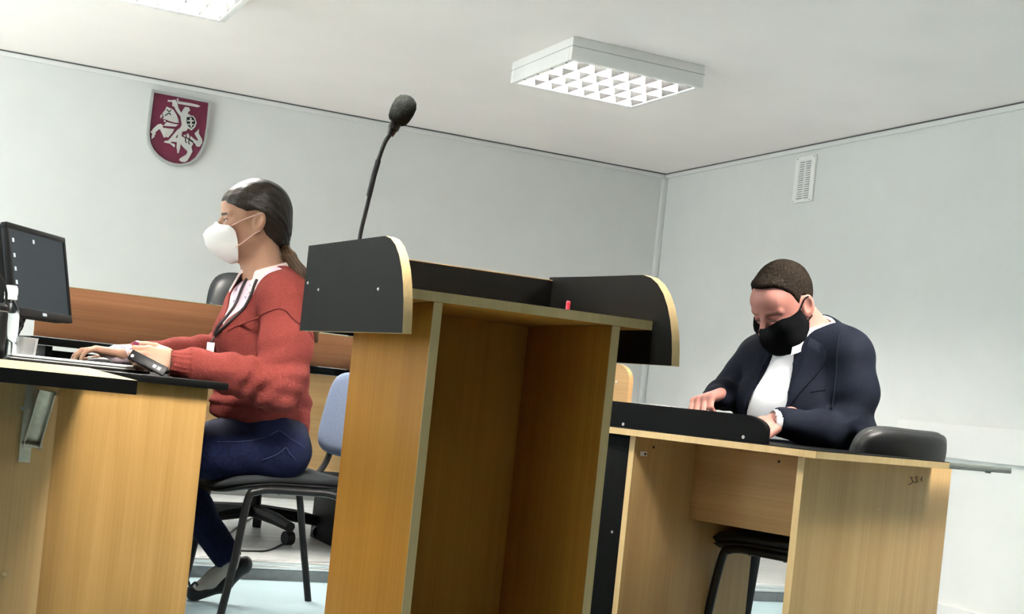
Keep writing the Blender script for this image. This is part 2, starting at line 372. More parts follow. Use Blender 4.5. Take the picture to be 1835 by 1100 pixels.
# ------------------------------------------------------------------ coat of arms on the back wall
def CP(pts, y1=0):   # traced outline -> position on the wall plane, relative to the shield's middle
    out = []
    for (x, y) in pts:
        q = onY(262 + x / 14.667, 155 + y / 14.667, YB - .03); out.append((q[0] - SH[0], q[2] - SH[2]))
    return out
SH = np.zeros(3); SH = onY(322, 228, YB - .03)
t = thing('coat_of_arms', 'red shield with silver mounted knight, hung on the back wall', 'emblem', (SH[0], YB, SH[2]))
outer = CP([(155, 70), (1695, 400), (1640, 1000), (1575, 1450), (1500, 1640), (1400, 1825), (1250, 1975), (1050, 2075), (850, 2098), (650, 2066), (450, 1976), (250, 1816), (110, 1646), (35, 1456), (20, 1226), (60, 850)])
inner = CP([(205, 150), (1640, 430), (1590, 1000), (1520, 1445), (1430, 1660), (1300, 1856), (1130, 1986), (900, 2032), (700, 2012), (500, 1936), (320, 1796), (180, 1636), (110, 1476), (85, 1246), (120, 850)])
ex, ey, en = (1, 0, 0), (0, 0, 1), (0, -1, 0)
MB().prism(inner, (0, -.001, 0), ex, ey, en, .020).build('field', 'crimson', t, smooth=False)
rim = MB(); n = len(outer)
def ringmb(A, B, y0, y1):
    m = MB(); k = len(A)
    # resample both outlines by arc length
    def rs(P, cnt=64):
        P = np.array(P + [P[0]]); d = np.r_[0, np.cumsum(np.linalg.norm(np.diff(P, axis=0), axis=1))]; s_ = np.linspace(0, d[-1], cnt, endpoint=False)
        return np.c_[np.interp(s_, d, P[:, 0]), np.interp(s_, d, P[:, 1])]
    A, B = rs(A), rs(B); c = len(A); V = []
    for P, y in ((A, y0), (A, y1), (B, y1), (B, y0)): V += [(p[0], y, p[1]) for p in P]
    Fs = []
    for L in range(4):
        for i in range(c): Fs.append((L * c + i, L * c + (i + 1) % c, ((L + 1) % 4) * c + (i + 1) % c, ((L + 1) % 4) * c + i))
    m.add(V, Fs); return m
ringmb(outer, inner, -.001, -.034).build('rim', 'greyrim', t, smooth=False)
KN = [[(575, 345), (690, 362), (690, 395), (575, 395)], [(812, 310), (850, 310), (850, 392), (812, 392)],
      [(830, 380), (1200, 440), (1360, 480), (1430, 515), (1360, 540), (1200, 512), (830, 445)],
      [(690, 350), (770, 345), (815, 420), (850, 560), (920, 690), (1000, 560), (1030, 530), (1125, 545), (1160, 620), (1105, 680), (1100, 720), (1180, 745), (1050, 790), (1035, 900), (1060, 1010), (1110, 1090), (1060, 1160), (950, 1190), (930, 1300), (1000, 1345), (1050, 1350), (1130, 1410), (1235, 1490), (1230, 1520), (1190, 1590), (1220, 1710), (1160, 1820), (1100, 1920), (1080, 1950), (1010, 1985), (920, 1970), (870, 1930), (900, 1880), (1060, 1780), (1090, 1720), (1080, 1690), (950, 1560), (910, 1500), (890, 1640), (850, 1750), (830, 1750), (805, 1600), (810, 1460), (730, 1450), (690, 1440), (640, 1480), (730, 1500), (765, 1540), (745, 1600), (680, 1540), (620, 1495), (500, 1470), (460, 1460), (510, 1420), (580, 1420), (700, 1280), (830, 1130), (900, 1080), (940, 1000), (905, 780), (800, 640), (740, 520), (685, 500), (700, 450), (680, 390)],
      [(540, 525), (640, 570), (720, 610), (800, 740), (845, 860), (855, 950), (760, 945), (600, 900), (540, 870), (480, 850), (440, 850), (470, 790), (430, 700), (510, 600)],
      [(400, 720), (440, 770), (390, 830), (370, 790)], [(470, 880), (520, 890), (510, 930), (470, 920)],
      [(540, 930), (760, 985), (850, 995), (780, 1050), (640, 1040), (460, 1025)],
      [(460, 1085), (740, 1115), (700, 1200), (580, 1340), (540, 1320), (470, 1340), (430, 1240), (370, 1130), (340, 1120), (250, 1200), (250, 1260), (210, 1290), (225, 1320), (140, 1380), (160, 1220), (115, 1200), (200, 1090), (300, 1000), (380, 975), (440, 1010), (440, 1070)],
      [(1070, 1240), (1120, 1240), (1140, 1330), (1110, 1370), (1080, 1340)], [(985, 1275), (1040, 1265), (1045, 1310), (1000, 1310)],
      [(1390, 1110), (1385, 1230), (1470, 1380), (1480, 1480), (1410, 1580), (1330, 1570), (1290, 1490), (1180, 1420), (1160, 1350), (1180, 1300), (1260, 1380), (1350, 1430), (1370, 1390), (1290, 1260), (1280, 1220), (1330, 1180)]]
kn = MB()
for P in KN: kn.prism(CP(P), (0, -.020, 0), ex, ey, en, .007)
kn.build('mounted_knight', 'silver', t, smooth=False)
bs = MB().prism(CP([(1045, 775), (1230, 765), (1290, 840), (1325, 950), (1290, 1060), (1190, 1155), (1090, 1085), (1050, 1000), (1033, 900)]), (0, -.0265, 0), ex, ey, en, .003).build('knight_shield', 'silver', t, smooth=False)
MB().prism(CP([(1065, 805), (1220, 792), (1272, 870), (1290, 950), (1250, 1045), (1182, 1105), (1105, 1040), (1062, 940)]), (0, -.0295, 0), ex, ey, en, .001).build('shield_field', 'blackplastic', bs, smooth=False)
cr = MB()
for P in ([(1145, 820), (1190, 820), (1205, 1075), (1165, 1075)], [(1080, 880), (1250, 885), (1250, 920), (1080, 918)], [(1095, 980), (1255, 985), (1255, 1015), (1095, 1010)]): cr.prism(CP(P), (0, -.0303, 0), ex, ey, en, .0015)
cr.build('double_cross', 'silver', bs, smooth=False)
def stroke(a, b, w):
    a, b = np.array(a, float), np.array(b, float); d = (b - a) / np.linalg.norm(b - a); p = np.array([-d[1], d[0]]) * w / 2
    return [tuple(a + p), tuple(b + p), tuple(b - p), tuple(a - p)]
hs = MB()
for a, b in (((540, 600), (600, 655)), ((660, 612), (608, 665)), ((605, 690), (500, 765)), ((612, 690), (648, 750)), ((1035, 1330), (1035, 1440)), ((1035, 1440), (1065, 1480)), ((1130, 1410), (1115, 1480)), ((1115, 1480), (1150, 1520)), ((1060, 1340), (1240, 1450)), ((830, 1280), (790, 1350))): hs.prism(CP(stroke(a, b, 26)), (0, -.027, 0), ex, ey, en, .0012)
hs.build('harness', 'blackplastic', t, smooth=False)

# ------------------------------------------------------------------ judges' bench on the dais
BY = 5.45
b0 = onY(61, 590, BY); bt = onY(250, 530.5, BY); bl = onY(250, 622, BY); bl2 = onY(600, 661, BY); b3 = onY(600, 600.5, BY); xs = onY(512, 620, BY)[0]
ztop, zled, zlow = bt[2], (bl[2] + bl2[2]) / 2, b3[2]; bx1 = 2.9
t = thing('judges_bench', 'long reddish wooden bench with black desktop on the grey dais', 'bench', ((b0[0] + bx1) / 2, BY + .3, DAIS_Z)); T0 = t.location
def bb(name, mat, lo, hi, bev=.0015): return MB().box(np.array(lo) - np.array(T0), np.array(hi) - np.array(T0), None, 0, bev).build(name, mat, t)
bb('fascia_board', 'alder', (b0[0], BY, zled + .002), (xs, BY + .018, ztop))
bb('top_edging', 'edgeband', (b0[0], BY - .001, ztop), (xs, BY + .019, ztop + .003), 0)
bb('fascia_board', 'alder', (xs + .001, BY, zled + .002), (bx1, BY + .018, zlow))
bb('top_edging', 'edgeband', (xs + .001, BY - .001, zlow), (bx1, BY + .019, zlow + .003), 0)
bb('desktop', 'blackwoodx', (b0[0] - .01, BY - .02, zled - .028), (bx1 + .01, BY + .62, zled))
xl = onY(92, 640, BY)[0]
bb('modesty_panel', 'beechdeskx', (xs - .3, BY + .04, .40), (bx1, BY + .058, zled - .030))
bb('modesty_panel', 'blackwoodx', (xl - .012, BY + .05, .40), (xs - .302, BY + .068, zled - .045))  # black material puts the shade on this left panel into its colour
for xx in (onY(81, 640, BY)[0], xs + .35, bx1 - .03): bb('leg', 'blackwood', (xx, BY + .03, DAIS_Z), (xx + .026, BY + .56, zled - .030))

# ------------------------------------------------------------------ office chairs behind the bench
def soft_pad(name, mat, parent, c, w, l, th, curve, upright=False, tilt=0, corner=.3, piping=None):
    """rounded upholstered pad: l along local x (or z when upright), w along y"""
    n = 18; V = []; Fs = []
    def sup(u, v):   # square -> superellipse
        e = 5.0; m = max(abs(u), abs(v));
        if m < 1e-9: return 0, 0
        r = (abs(u / m) ** e + abs(v / m) ** e) ** (1 / e); return u / r * 1.0, v / r * 1.0
    tl = math.radians(tilt)
    def put(a, b, hgt):
        x, y, z = a * l / 2, b * w / 2, hgt
        if upright:
            x0, z0 = hgt + curve * b * b * .8, a * l / 2
            x, z = x0 * math.cos(tl) + z0 * math.sin(tl), z0 * math.cos(tl) - x0 * math.sin(tl)
        else:
            z += -curve * max(0, a) ** 2 * 1.2 + curve * .35 * b * b
        return (c[0] + x, c[1] + y, c[2] + z)
    for side in (1, -1):
        for i in range(n + 1):
            for j in range(n + 1):
                u, v = -1 + 2 * i / n, -1 + 2 * j / n; a, b = sup(u, v); m = max(abs(u), abs(v))
                h = th / 2 * (max(0.0, 1 - m ** 5)) ** .45
                V.append(put(a, b, side * h))
    K = (n + 1) ** 2
    for i in range(n):
        for j in range(n):
            q = (i * (n + 1) + j, (i + 1) * (n + 1) + j, (i + 1) * (n + 1) + j + 1, i * (n + 1) + j + 1)
            Fs.append(q); Fs.append(tuple(K + k for k in q[::-1]))
    bm_ = MB().add(V, Fs); o = bm_.build(name, mat, parent, angle=80)
    bm = bmesh.new(); bm.from_mesh(o.data); bmesh.ops.remove_doubles(bm, verts=bm.verts[:], dist=1e-5); bmesh.ops.recalc_face_normals(bm, faces=bm.faces[:]); bm.to_mesh(o.data); bm.free()
    return o
def office_chair(label, p, rz):
    t = thing('office_chair', label, 'chair', (p[0], p[1], DAIS_Z), rz, 'black office chairs behind the bench')
    for k in range(5):
        a = math.radians(72 * k + 20); c, s_ = math.cos(a), math.sin(a)
        MB().tube([(c * .03, s_ * .03, .105), (c * .18, s_ * .18, .095), (c * .31, s_ * .31, .075)], [.030, .028, .022], 8).build('spoke', 'blackplastic', t)
        MB().cyl((c * .30 - s_ * .018, s_ * .30 + c * .018, .029), (c * .30 + s_ * .018, s_ * .30 - c * .018, .029), .029, n=14).cyl((c * .30, s_ * .30, .03), (c * .30, s_ * .30, .075), .010, n=8).build('caster', 'blackplastic', t)
    MB().cyl((0, 0, .08), (0, 0, .26), .034, .030).cyl((0, 0, .26), (0, 0, .42), .016).build('gas_column', 'blackplastic', t)
    MB().box((-.1, -.08, .40), (.1, .08, .43), bev=.006).build('mechanism', 'blackmetal', t)
    soft_pad('seat', 'leather', t, (.02, 0, .47), .50, .50, .09, 0.03)
    b = soft_pad('backrest', 'leather', t, (-.235, 0, .84), .52, .60, .09, 0.05, upright=True, tilt=-8)
    for s_ in (-1, 1):
        MB().tube(smooth_path([(-.16, s_ * .25, .47), (-.16, s_ * .29, .56), (-.10, s_ * .29, .655), (.08, s_ * .29, .66), (.14, s_ * .28, .60), (.12, s_ * .25, .47)]), .017, 8).build('armrest', 'blackplastic', t)
    return t
oc = at(452, 925, 6.05); office_chair('black leather office chair whose backrest rises behind the woman', oc, math.radians(-93))
oc2 = at(718, 925, 6.20); office_chair('black office chair behind the bench, mostly hidden by the lectern', oc2, math.radians(-88))

# ------------------------------------------------------------------ visitor chairs
def visitor_chair(label, p, rz, seatmat, backmat, group, k=1.0):
    t = thing('visitor_chair', label, 'chair', (p[0], p[1], 0), rz, group)
    hw = .235
    s_ = soft_pad('seat', seatmat, t, (.0, 0, .445), .47 * k, .44 * k, .055, .03)
    soft_pad('seat_shell', 'blackplastic', t, (.0, 0, .428), .46 * k, .43 * k, .03, .03)
    soft_pad('backrest', backmat, t, (-.282, 0, .665), .47, .29, .050, .045, upright=True, tilt=-10)
    soft_pad('back_shell', 'blackplastic', t, (-.297, 0, .662), .465, .285, .032, .045, upright=True, tilt=-10)
    for sg in (-1, 1):
        y = sg * hw; yo = sg * (hw + .01)
        MB().tube(smooth_path([(.180, yo, 0), (.15, yo, .20), (.125, y, .385), (.10, y, .412), (.06, y, .42)]), .0125, 10).build('leg', 'blackmetal', t)
        MB().tube(smooth_path([(-.265, yo, 0), (-.225, yo, .20), (-.185, y, .385), (-.16, y, .412), (-.12, y, .42)]), .0125, 10).build('leg', 'blackmetal', t)
        MB().tube([(.065, y, .42), (-.125, y, .42)], .0125, 10).build('side_rail', 'blackmetal', t)
        yb = sg * .17
        MB().tube(smooth_path([(-.10, yb, .415), (-.19, yb, .425), (-.245, yb, .48), (-.275, yb, .58), (-.298, yb, .68)]), .011, 8).build('back_support', 'blackmetal', t)
    MB().tube([(.03, -hw, .415), (.03, hw, .415)], .010, 8).tube([(-.09, -hw, .415), (-.09, hw, .415)], .010, 8).build('cross_bar', 'blackmetal', t)
    return t

# ------------------------------------------------------------------ lectern
LX0, LX1, LX2, LX3 = .855, .873, 1.427, 1.445
t = thing('lectern', 'open-fronted beech lectern with black side wings and rim', 'lectern', (1.15, 2.76, 0)); L0 = np.array([1.15, 2.76, 0])
def lb(name, mat, lo, hi, bev=.001): return MB().box(np.array(lo) - L0, np.array(hi) - L0, None, 0, bev).build(name, mat, t)
sp = lb('side_panel', 'beech', (.946, 2.502, 0), (.963, 2.985, .946))
lb('edge_band', 'edgeband', (.9455, 2.500, 0), (.9635, 2.502, .946), 0).parent = sp
sp2 = lb('side_panel', 'beech', (1.335, 2.502, 0), (1.352, 2.985, .946))
lb('edge_band', 'edgeband', (1.3345, 2.500, 0), (1.3525, 2.502, .946), 0).parent = sp2
lb('back_panel', 'beech', (.9635, 2.905, 0.02), (1.3345, 2.922, .9455))
sh = lb('shelf', 'beechx', (LX1 + .0005, 2.502, .947), (LX2 - .0005, 2.995, .966))
lb('edge_band', 'edgeband', (LX1 + .0005, 2.4995, .947), (LX2 - .0005, 2.502, .966), 0).parent = sh
rb = lb('rim_board', 'blackwoodx', (LX1 + .0005, 2.997, .880), (LX2 - .0005, 3.014, 1.066))
lb('edge_band', 'edgeband', (LX1 + .0005, 2.9965, 1.066), (LX2 - .0005, 3.0145, 1.0675), 0).parent = rb
prof = [(2.408, .876), (2.412, .905), (2.419, .935), (2.431, .966), (2.448, .996), (2.470, 1.022), (2.497, 1.043), (2.528, 1.057), (2.563, 1.064), (2.80, 1.069), (3.100, 1.075), (3.103, .881)]
for X, yend in ((LX0, 3.2), (LX2, 3.0155)):      # the right wing ends flush with the rim board
    w = MB().prism([(min(p[0], yend) - L0[1], p[1]) for p in prof], (X - L0[0], 0, 0), (0, 1, 0), (0, 0, 1), (1, 0, 0), .018, 0, 1).build('wing', ['blackwood', 'edgeband'], t, angle=30)
for (px, py) in ((552, 507), (571, 519), (678, 518)):
    q = onX(px, py, LX0) - L0; o = MB().lathe([(0.0001, .0025), (.002, .0022), (.0036, .0)], n=12).build('screw', 'steel', t)
    o.location = tuple(q); o.rotation_euler = (0, -math.pi / 2, 0)

# microphone on the lectern
mp = [at(x, y, d) for x, y, d in ((644, 432, 3.04), (660, 360, 3.05), (668, 322, 3.05), (677, 290, 3.05), (690, 255, 3.05), (703, 236, 3.05))]
base = np.array([mp[0][0] + .004, mp[0][1] - .03, .966])
t = thing('microphone', 'black gooseneck microphone with foam windscreen rising from the lectern', 'microphone', base)
rel = lambda p: np.array(p) - base
MB().lathe([(.045, 0), (.045, .010), (.040, .016), (.012, .020), (.010, .034), (.0001, .035)], n=24).build('base', 'blackplastic', t)
path = smooth_path([(0, 0, .02), (0, .006, .05)] + [rel(p) for p in mp], 8)
MB().tube(path, .0048, 10).build('gooseneck', 'blackmetal', t)
a, b = rel(at(670, 315, 3.05)), rel(at(678, 287, 3.05)); MB().tube([rel(at(661, 352, 3.05)), a, b], .0062, 10).build('sleeve', 'blackplastic', t)
p0, p1 = rel(at(699, 243, 3.05)), rel(at(712, 214, 3.05)); MB().tube([p0 * .6 + p1 * .4, p1], [.0125, .0135], 14).tube([p0, p0 * .55 + p1 * .45], [.007, .011], 14).build('capsule_clip', 'blackmetal', t)
c0, c1 = rel(at(709, 221, 3.05)), rel(at(735, 172, 3.05)); ax = c1 - c0; Ln = np.linalg.norm(ax)
pr = [(0, .0), (.02, .016), (.10, .0215), (.25, .0245), (.5, .0265), (.72, .0255), (.88, .020), (.96, .012), (1.0, .001)]
MB().tube([c0 + ax * u for u, r in pr], [max(r, .001) for u, r in pr], 24).build('windscreen', 'foam', t, angle=70)

# pink marker standing on the lectern shelf
q = onY(1018, 547, 2.62)
t = thing('marker', 'small pink marker standing on the lectern shelf', 'marker', (q[0], 2.62, .966))
MB().lathe([(.0045, 0), (.0045, .017), (.0042, .018)], n=12).build('barrel', 'pinkplastic', t)
MB().lathe([(.0043, .018), (.0048, .019), (.0046, .025), (.003, .027)], n=12).build('cap', 'pinkplastic', t)

# ------------------------------------------------------------------ right-hand desk (turned towards the side wall)
GA = math.radians(47); C = at(1463, 807, 3.30); RZ = -YAW - GA
t = thing('courtroom_desk', 'beech desk with black top and low black screen, in front of the man', 'desk', (C[0], C[1], 0), RZ); ZT = C[2]
DM = Matrix.Translation((C[0], C[1], 0)) @ Matrix.Rotation(RZ, 4, 'Z'); DI = DM.inverted()
def dl(px, py, yl):     # photo position on the desk plane y = yl -> local x, z
    r = np.array(DI.to_3x3() @ Vector(ray(px, py))); o = np.array(DI @ Vector(CAMP)); k = (yl - o[1]) / r[1]; q = o + r * k; return q
def dlx(px, py, xl):
    r = np.array(DI.to_3x3() @ Vector(ray(px, py))); o = np.array(DI @ Vector(CAMP)); k = (xl - o[0]) / r[0]; return o + r * k
def db(name, mat, lo, hi, bev=.001, par=None): return MB().box(lo, hi, None, 0, bev).build(name, mat, par or t)
XW = -1.02; DD = .615
top = db('top', 'beechdeskx', (XW, .002, ZT - .019), (-.002, DD, ZT - .002))
db('edge_band', 'edgeband', (XW, 0, ZT - .019), (0, .002, ZT - .002), 0, top)
db('edge_band', 'edgeband', (-.002, .002, ZT - .019), (0, DD, ZT - .002), 0, top)
db('laminate', 'blackwoodx', (XW, 0, ZT - .002), (0, DD, ZT), 0, top)
xr = dl(1441, 830, .03)[0]; xlft = dl(1137, 800, .03)[0]; yb_ = dlx(1706, 838, xr)[1]
lg = db('leg_panel', 'beechdesk', (xr - .018, .032, 0), (xr, yb_, ZT - .0195)); db('edge_band', 'edgeband', (xr - .0185, .030, 0), (xr + .0005, .032, ZT - .0195), 0, lg)
yl_ = dlx(1346, 1000, xlft)[1]; lg2 = db('leg_panel', 'beechdesk', (xlft - .018, .032, 0), (xlft, yl_, ZT - .0195)); db('edge_band', 'edgeband', (xlft - .0185, .030, 0), (xlft + .0005, .032, ZT - .0195), 0, lg2)
ym = dlx(1244, 830, xlft)[1]; zm = dl(1237, 930, ym)[2]
db('modesty_panel', 'beechdeskx', (xlft + .0005, ym, zm), (xr - .0185, ym + .016, ZT - .0195))
bp_ = db('filler_panel', 'blackwood', (XW, .034, 0), (xlft - .0185, .052, ZT - .0195))
q = dl(1097, 953, .034); MB().cyl((q[0], .033, q[2]), (q[0], .0345, q[2]), .004, n=10).build('screw', 'steel', t)
# low screen with a rounded end
yr = .012; r0 = dl(1095, 717, yr); r1 = dl(1330, 744, yr); r2 = dl(1371, 787, yr); rt_ = (r0[2] + r1[2]) / 2
arc = [(r1[0] + (r2[0] - r1[0]) * math.sin(a), rt_ - .034 + .034 * math.cos(a)) for a in np.linspace(0, math.pi / 2, 9)]
ps = [(XW, ZT + .0005)] + [(XW, rt_ + .002)] + arc + [(r2[0], ZT + .0005)]
MB().prism(ps, (0, yr + .018, 0), (1, 0, 0), (0, 0, 1), (0, -1, 0), .018, 0, 1).build('screen_board', ['blackwoodx', 'blackwood'], t, angle=30)
for px, py in ((1117, 760), (1332, 783)):
    q = dl(px, py, yr); MB().cyl((q[0], yr - .0012, q[2]), (q[0], yr, q[2]), .0045, n=10).build('screw_cap', 'greyrim', t)
# wooden end board with a rounded corner behind the screen
yw = .30; e0 = dl(1090, 716, yw); e1 = dl(1127, 690, yw); e2 = dl(1112, 655, yw)
er = [(e1[0] - .06 + .06 * math.cos(a), e2[2] - .045 + .05 * math.sin(a)) for a in np.linspace(0, math.pi / 2, 9)]
wpoly = [(e1[0], ZT + .0005)] + er + [(XW + .005, e2[2] + .005), (XW + .005, ZT + .0005)]
eb = MB().prism(wpoly, (0, yw + .018, 0), (1, 0, 0), (0, 0, 1), (0, -1, 0), .018).build('end_board', 'beechdeskx', t, angle=30)
q = dl(1105, 684, yw); MB().cyl((q[0], yw - .002, q[2]), (q[0], yw, q[2]), .0035, n=10).build('screw', 'white', t)
# fittings
q = dlx(1171, 801, xlft); MB().cyl((xlft + .0002, q[1], q[2]), (xlft + .001, q[1], q[2]), .0035, n=10).build('drill_hole', 'blackplastic', t)
q = dlx(1153, 813, xlft); bx('sticker', 'paper', t, (xlft + .0003, q[1] - .013, q[2] - .006), (xlft + .0012, q[1] + .013, q[2] + .006), 0); MB().box((xlft + .0012, q[1] + .002, q[2] - .003), (xlft + .0016, q[1] + .010, q[2] + .003)).build('barcode', 'ink', t)
q = dl(1396, 827, ym); MB().cyl((q[0], ym - .001, q[2]), (q[0], ym + .001, q[2]), .0038, n=10).build('drill_hole', 'blackplastic', t)
q = dlx(1575, 913, xr); MB().cyl((xr, q[1], q[2]), (xr + .001, q[1], q[2]), .003, n=10).build('plug', 'edgeband', t)
# handwritten number on the leg panel
def ZP(x, y): q = dlx(1610 + x / 27.5, 840 + y / 27.5, xr + .0012); return (xr + .0009, q[1], q[2])
num = MB()
for st in ([(590, 440), (630, 405), (690, 450), (650, 530), (720, 590), (690, 680), (600, 745), (500, 765)], [(960, 410), (880, 380), (850, 450), (910, 530), (920, 620), (850, 675), (780, 640)], [(1165, 380), (1160, 450), (1110, 520), (1150, 530), (1145, 620)]):
    num.tube(smooth_path([ZP(*p) for p in st], 4), .0011, 6)
num.build('handwritten_number', 'ink', t)
# grey pull-out support rail beyond the back edge
ye = dlx(1815, 845, 0)[1]
db('support_rail', 'railgrey', (-.032, DD + .0005, ZT - .018), (-.004, ye, ZT - .001)); MB().cyl((-.018, ye * .35 + DD * .65 + .12, ZT - .022), (-.018, ye * .35 + DD * .65 + .12, ZT - .018), .008, n=12).build('rail_stop', 'railgrey', t)

# ------------------------------------------------------------------ clerk's desk on the left
E0 = at(410, 689, 3.90); YD = E0[1]; XE = E0[0]; ZD = E0[2] + .003
t = thing('clerk_desk', 'light wooden desk with black-edged top in front of the seated woman', 'desk', (XE - .5, YD + .5, 0)); K0 = np.array([XE - .5, YD + .5, 0])
def kb(name, mat, lo, hi, bev=.001, par=None): return MB().box(np.array(lo) - K0, np.array(hi) - K0, None, 0, bev).build(name, mat, par or t)
tp = kb('top', 'blackwoodx', (XE - 1.35, YD, ZD - .020), (XE, YD + 1.15, ZD))
xp0, xp1 = onY(98, 760, YD + .03)[0], onY(371, 720, YD + .03)[0]
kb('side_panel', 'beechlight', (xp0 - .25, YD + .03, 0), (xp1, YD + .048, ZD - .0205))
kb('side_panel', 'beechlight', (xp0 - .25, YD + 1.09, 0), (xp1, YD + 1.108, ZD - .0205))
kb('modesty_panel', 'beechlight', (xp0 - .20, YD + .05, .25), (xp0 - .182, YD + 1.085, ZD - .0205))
XF = onY(99, 760, YD + .012)[0]
fp = kb('front_panel', 'beechdesk', (XE - 1.35, YD + .0, 0), (XF, YD + .018, ZD - .0205))
for px, py in ((8, 1028),):
    q = onY(px, py, YD) - K0; o = MB().lathe([(.0001, .002), (.007, .002), (.008, 0)], n=14).build('plug', 'edgeband', t); o.location = tuple(q); o.rotation_euler = (math.pi / 2, 0, 0)
# fold-out leaf with its bracket
fr_ = at(247, 682, 3.02); YLf = fr_[1]; XLr = fr_[0]; dz = fr_[2] - ZD - .004
leafv = [(XE - 1.35, YLf, fr_[2]), (XLr, YLf, fr_[2]), (XLr, YD - .004, ZD + .004), (XE - 1.35, YD - .004, ZD + .004)]
lv = [np.array(p) - K0 for p in leafv]; lo_ = [p - np.array([0, 0, .031]) for p in lv]
lf = MB().add(lv + lo_, [(0, 1, 2, 3), (7, 6, 5, 4), (0, 4, 5, 1), (1, 5, 6, 2), (2, 6, 7, 3), (3, 7, 4, 0)], [0, 1, 1, 1, 1, 1]).build('fold_out_leaf', ['edgeband', 'blackwoodx'], t, smooth=False)
pB = onY(57, 793, YD - .012) - K0; pT = at(84, 700, 3.62) - K0; pT[2] = min(pT[2], fr_[2] - .033)
ax = pT - pB; Ln = np.linalg.norm(ax); ax = ax / Ln; sd = np.array([1.0, 0, 0]); sd = sd - ax * sd.dot(ax); sd /= np.linalg.norm(sd); nn = np.cross(sd, ax)
BM = Matrix(((sd[0], nn[0], ax[0], pB[0]), (sd[1], nn[1], ax[1], pB[1]), (sd[2], nn[2], ax[2], pB[2]), (0, 0, 0, 1)))
br = MB().box((-.022, -.002, -.01), (.022, .002, Ln), BM, 0, .001).box((-.022, -.002, -.01), (-.019, .018, Ln), BM, 0, .0008).box((.019, -.002, -.01), (.022, .018, Ln), BM, 0, .0008).build('bracket_arm', 'zinc', t)
MB().cyl(BM @ Vector((-.004, -.0045, Ln * .52)), BM @ Vector((-.004, .002, Ln * .52)), .004, n=10).build('rivet', 'steel', br)
MB().cyl(BM @ Vector((-.026, .010, -.002)), BM @ Vector((.026, .010, -.002)), .006, n=10).build('pivot', 'zinc', br)
q = onY(45, 760, YD) - K0; bx('bracket_plate', 'zinc', t, (q[0] - .008, q[1] - .006, q[2] - .10), (q[0] + .022, q[1] - .001, ZD - .03), .001)
q = onY(40, 732, YD) - K0; MB().cyl((q[0], q[1] - .004, q[2]), (q[0], q[1], q[2]), .005, n=10).build('screw', 'steel', t)
q = onY(118, 699, YD) - K0; bx('hinge', 'steel', t, (q[0] - .018, q[1] - .020, ZD - .046), (q[0] + .022, q[1] - .004, ZD - .030), .001)

# ------------------------------------------------------------------ monitor
mTL, mTR, mBR = at(11, 395, 4.08), at(116, 427, 4.46), at(131, 580, 4.46); mBL = mBR + (mTL - mTR)
hv = (mTR - mTL); hv[2] = 0; Wm = np.linalg.norm(hv); hv /= Wm; uvv = ((mTR - mBR)); Hm = np.linalg.norm(uvv); uvv = uvv - hv * uvv.dot(hv); uvv /= np.linalg.norm(uvv)
nv = np.cross(hv, uvv); ctr = (mTL + mBR) / 2      # nv points out of the screen
fb = np.array([ctr[0] - nv[0] * .10, ctr[1] - nv[1] * .10, ZD + .0005])
t = thing('monitor', 'black flat monitor with dark desktop picture at the left edge', 'monitor', fb)
MM = Matrix(((hv[0], uvv[0], nv[0], ctr[0] - fb[0]), (hv[1], uvv[1], nv[1], ctr[1] - fb[1]), (hv[2], uvv[2], nv[2], ctr[2] - fb[2]), (0, 0, 0, 1)))
w2, h2 = Wm / 2, Hm / 2
bz = MB()
for lo, hi in (((-w2, h2 - .017, -.02), (w2, h2, .0)), ((-w2, -h2, -.02), (w2, -h2 + .024, .0)), ((-w2, -h2 + .024, -.02), (-w2 + .017, h2 - .017, .0)), ((w2 - .017, -h2 + .024, -.02), (w2, h2 - .017, .0))): bz.box(lo, hi, MM, 0, .002)
bz.build('bezel', 'blackplastic', t)
MB().box((-w2 + .003, -h2 + .003, -.055), (w2 - .003, h2 - .003, -.018), MM, 0, .006).build('back_shell', 'blackplastic', t)
sc_ = MB().box((-w2 + .017, -h2 + .024, -.018), (w2 - .017, h2 - .017, -.003), MM).build('screen', 'screen', t)
for u, v in ((.03, .04), (.03, .085), (.03, .125), (.03, .165), (.16, .03)):
    MB().box((-w2 + u, h2 - v - .016, -.0029), (-w2 + u + .012, h2 - v - .004, -.0025), MM).build('desktop_icon', 'icon', sc_)
MB().box((-.012, -h2 + .008, .0), (.014, -h2 + .017, .0008), MM).build('badge', 'icon', t)
MB().box((-.02, -.12, -.075), (.02, .02, -.05), MM, 0, .004).build('neck_mount', 'blackplastic', t)
MB().tube([(0, 0, .012), tuple(MM @ Vector((0, -.10, -.065)))], [.022, .018], 12).build('stand_neck', 'blackplastic', t)
MB().lathe([(.11, 0), (.11, .008), (.09, .014), (.02, .018)], n=28).build('stand_foot', 'blackplastic', t)
cp = [rel_ for rel_ in (MM @ Vector((-.10, -h2 + .02, -.04)), MM @ Vector((-.06, -h2 - .03, -.05)), Vector((-.06, -.08, .02)))]
MB().tube(smooth_path([tuple(p) for p in cp], 6), .004, 8).build('power_cable', 'cable', t)

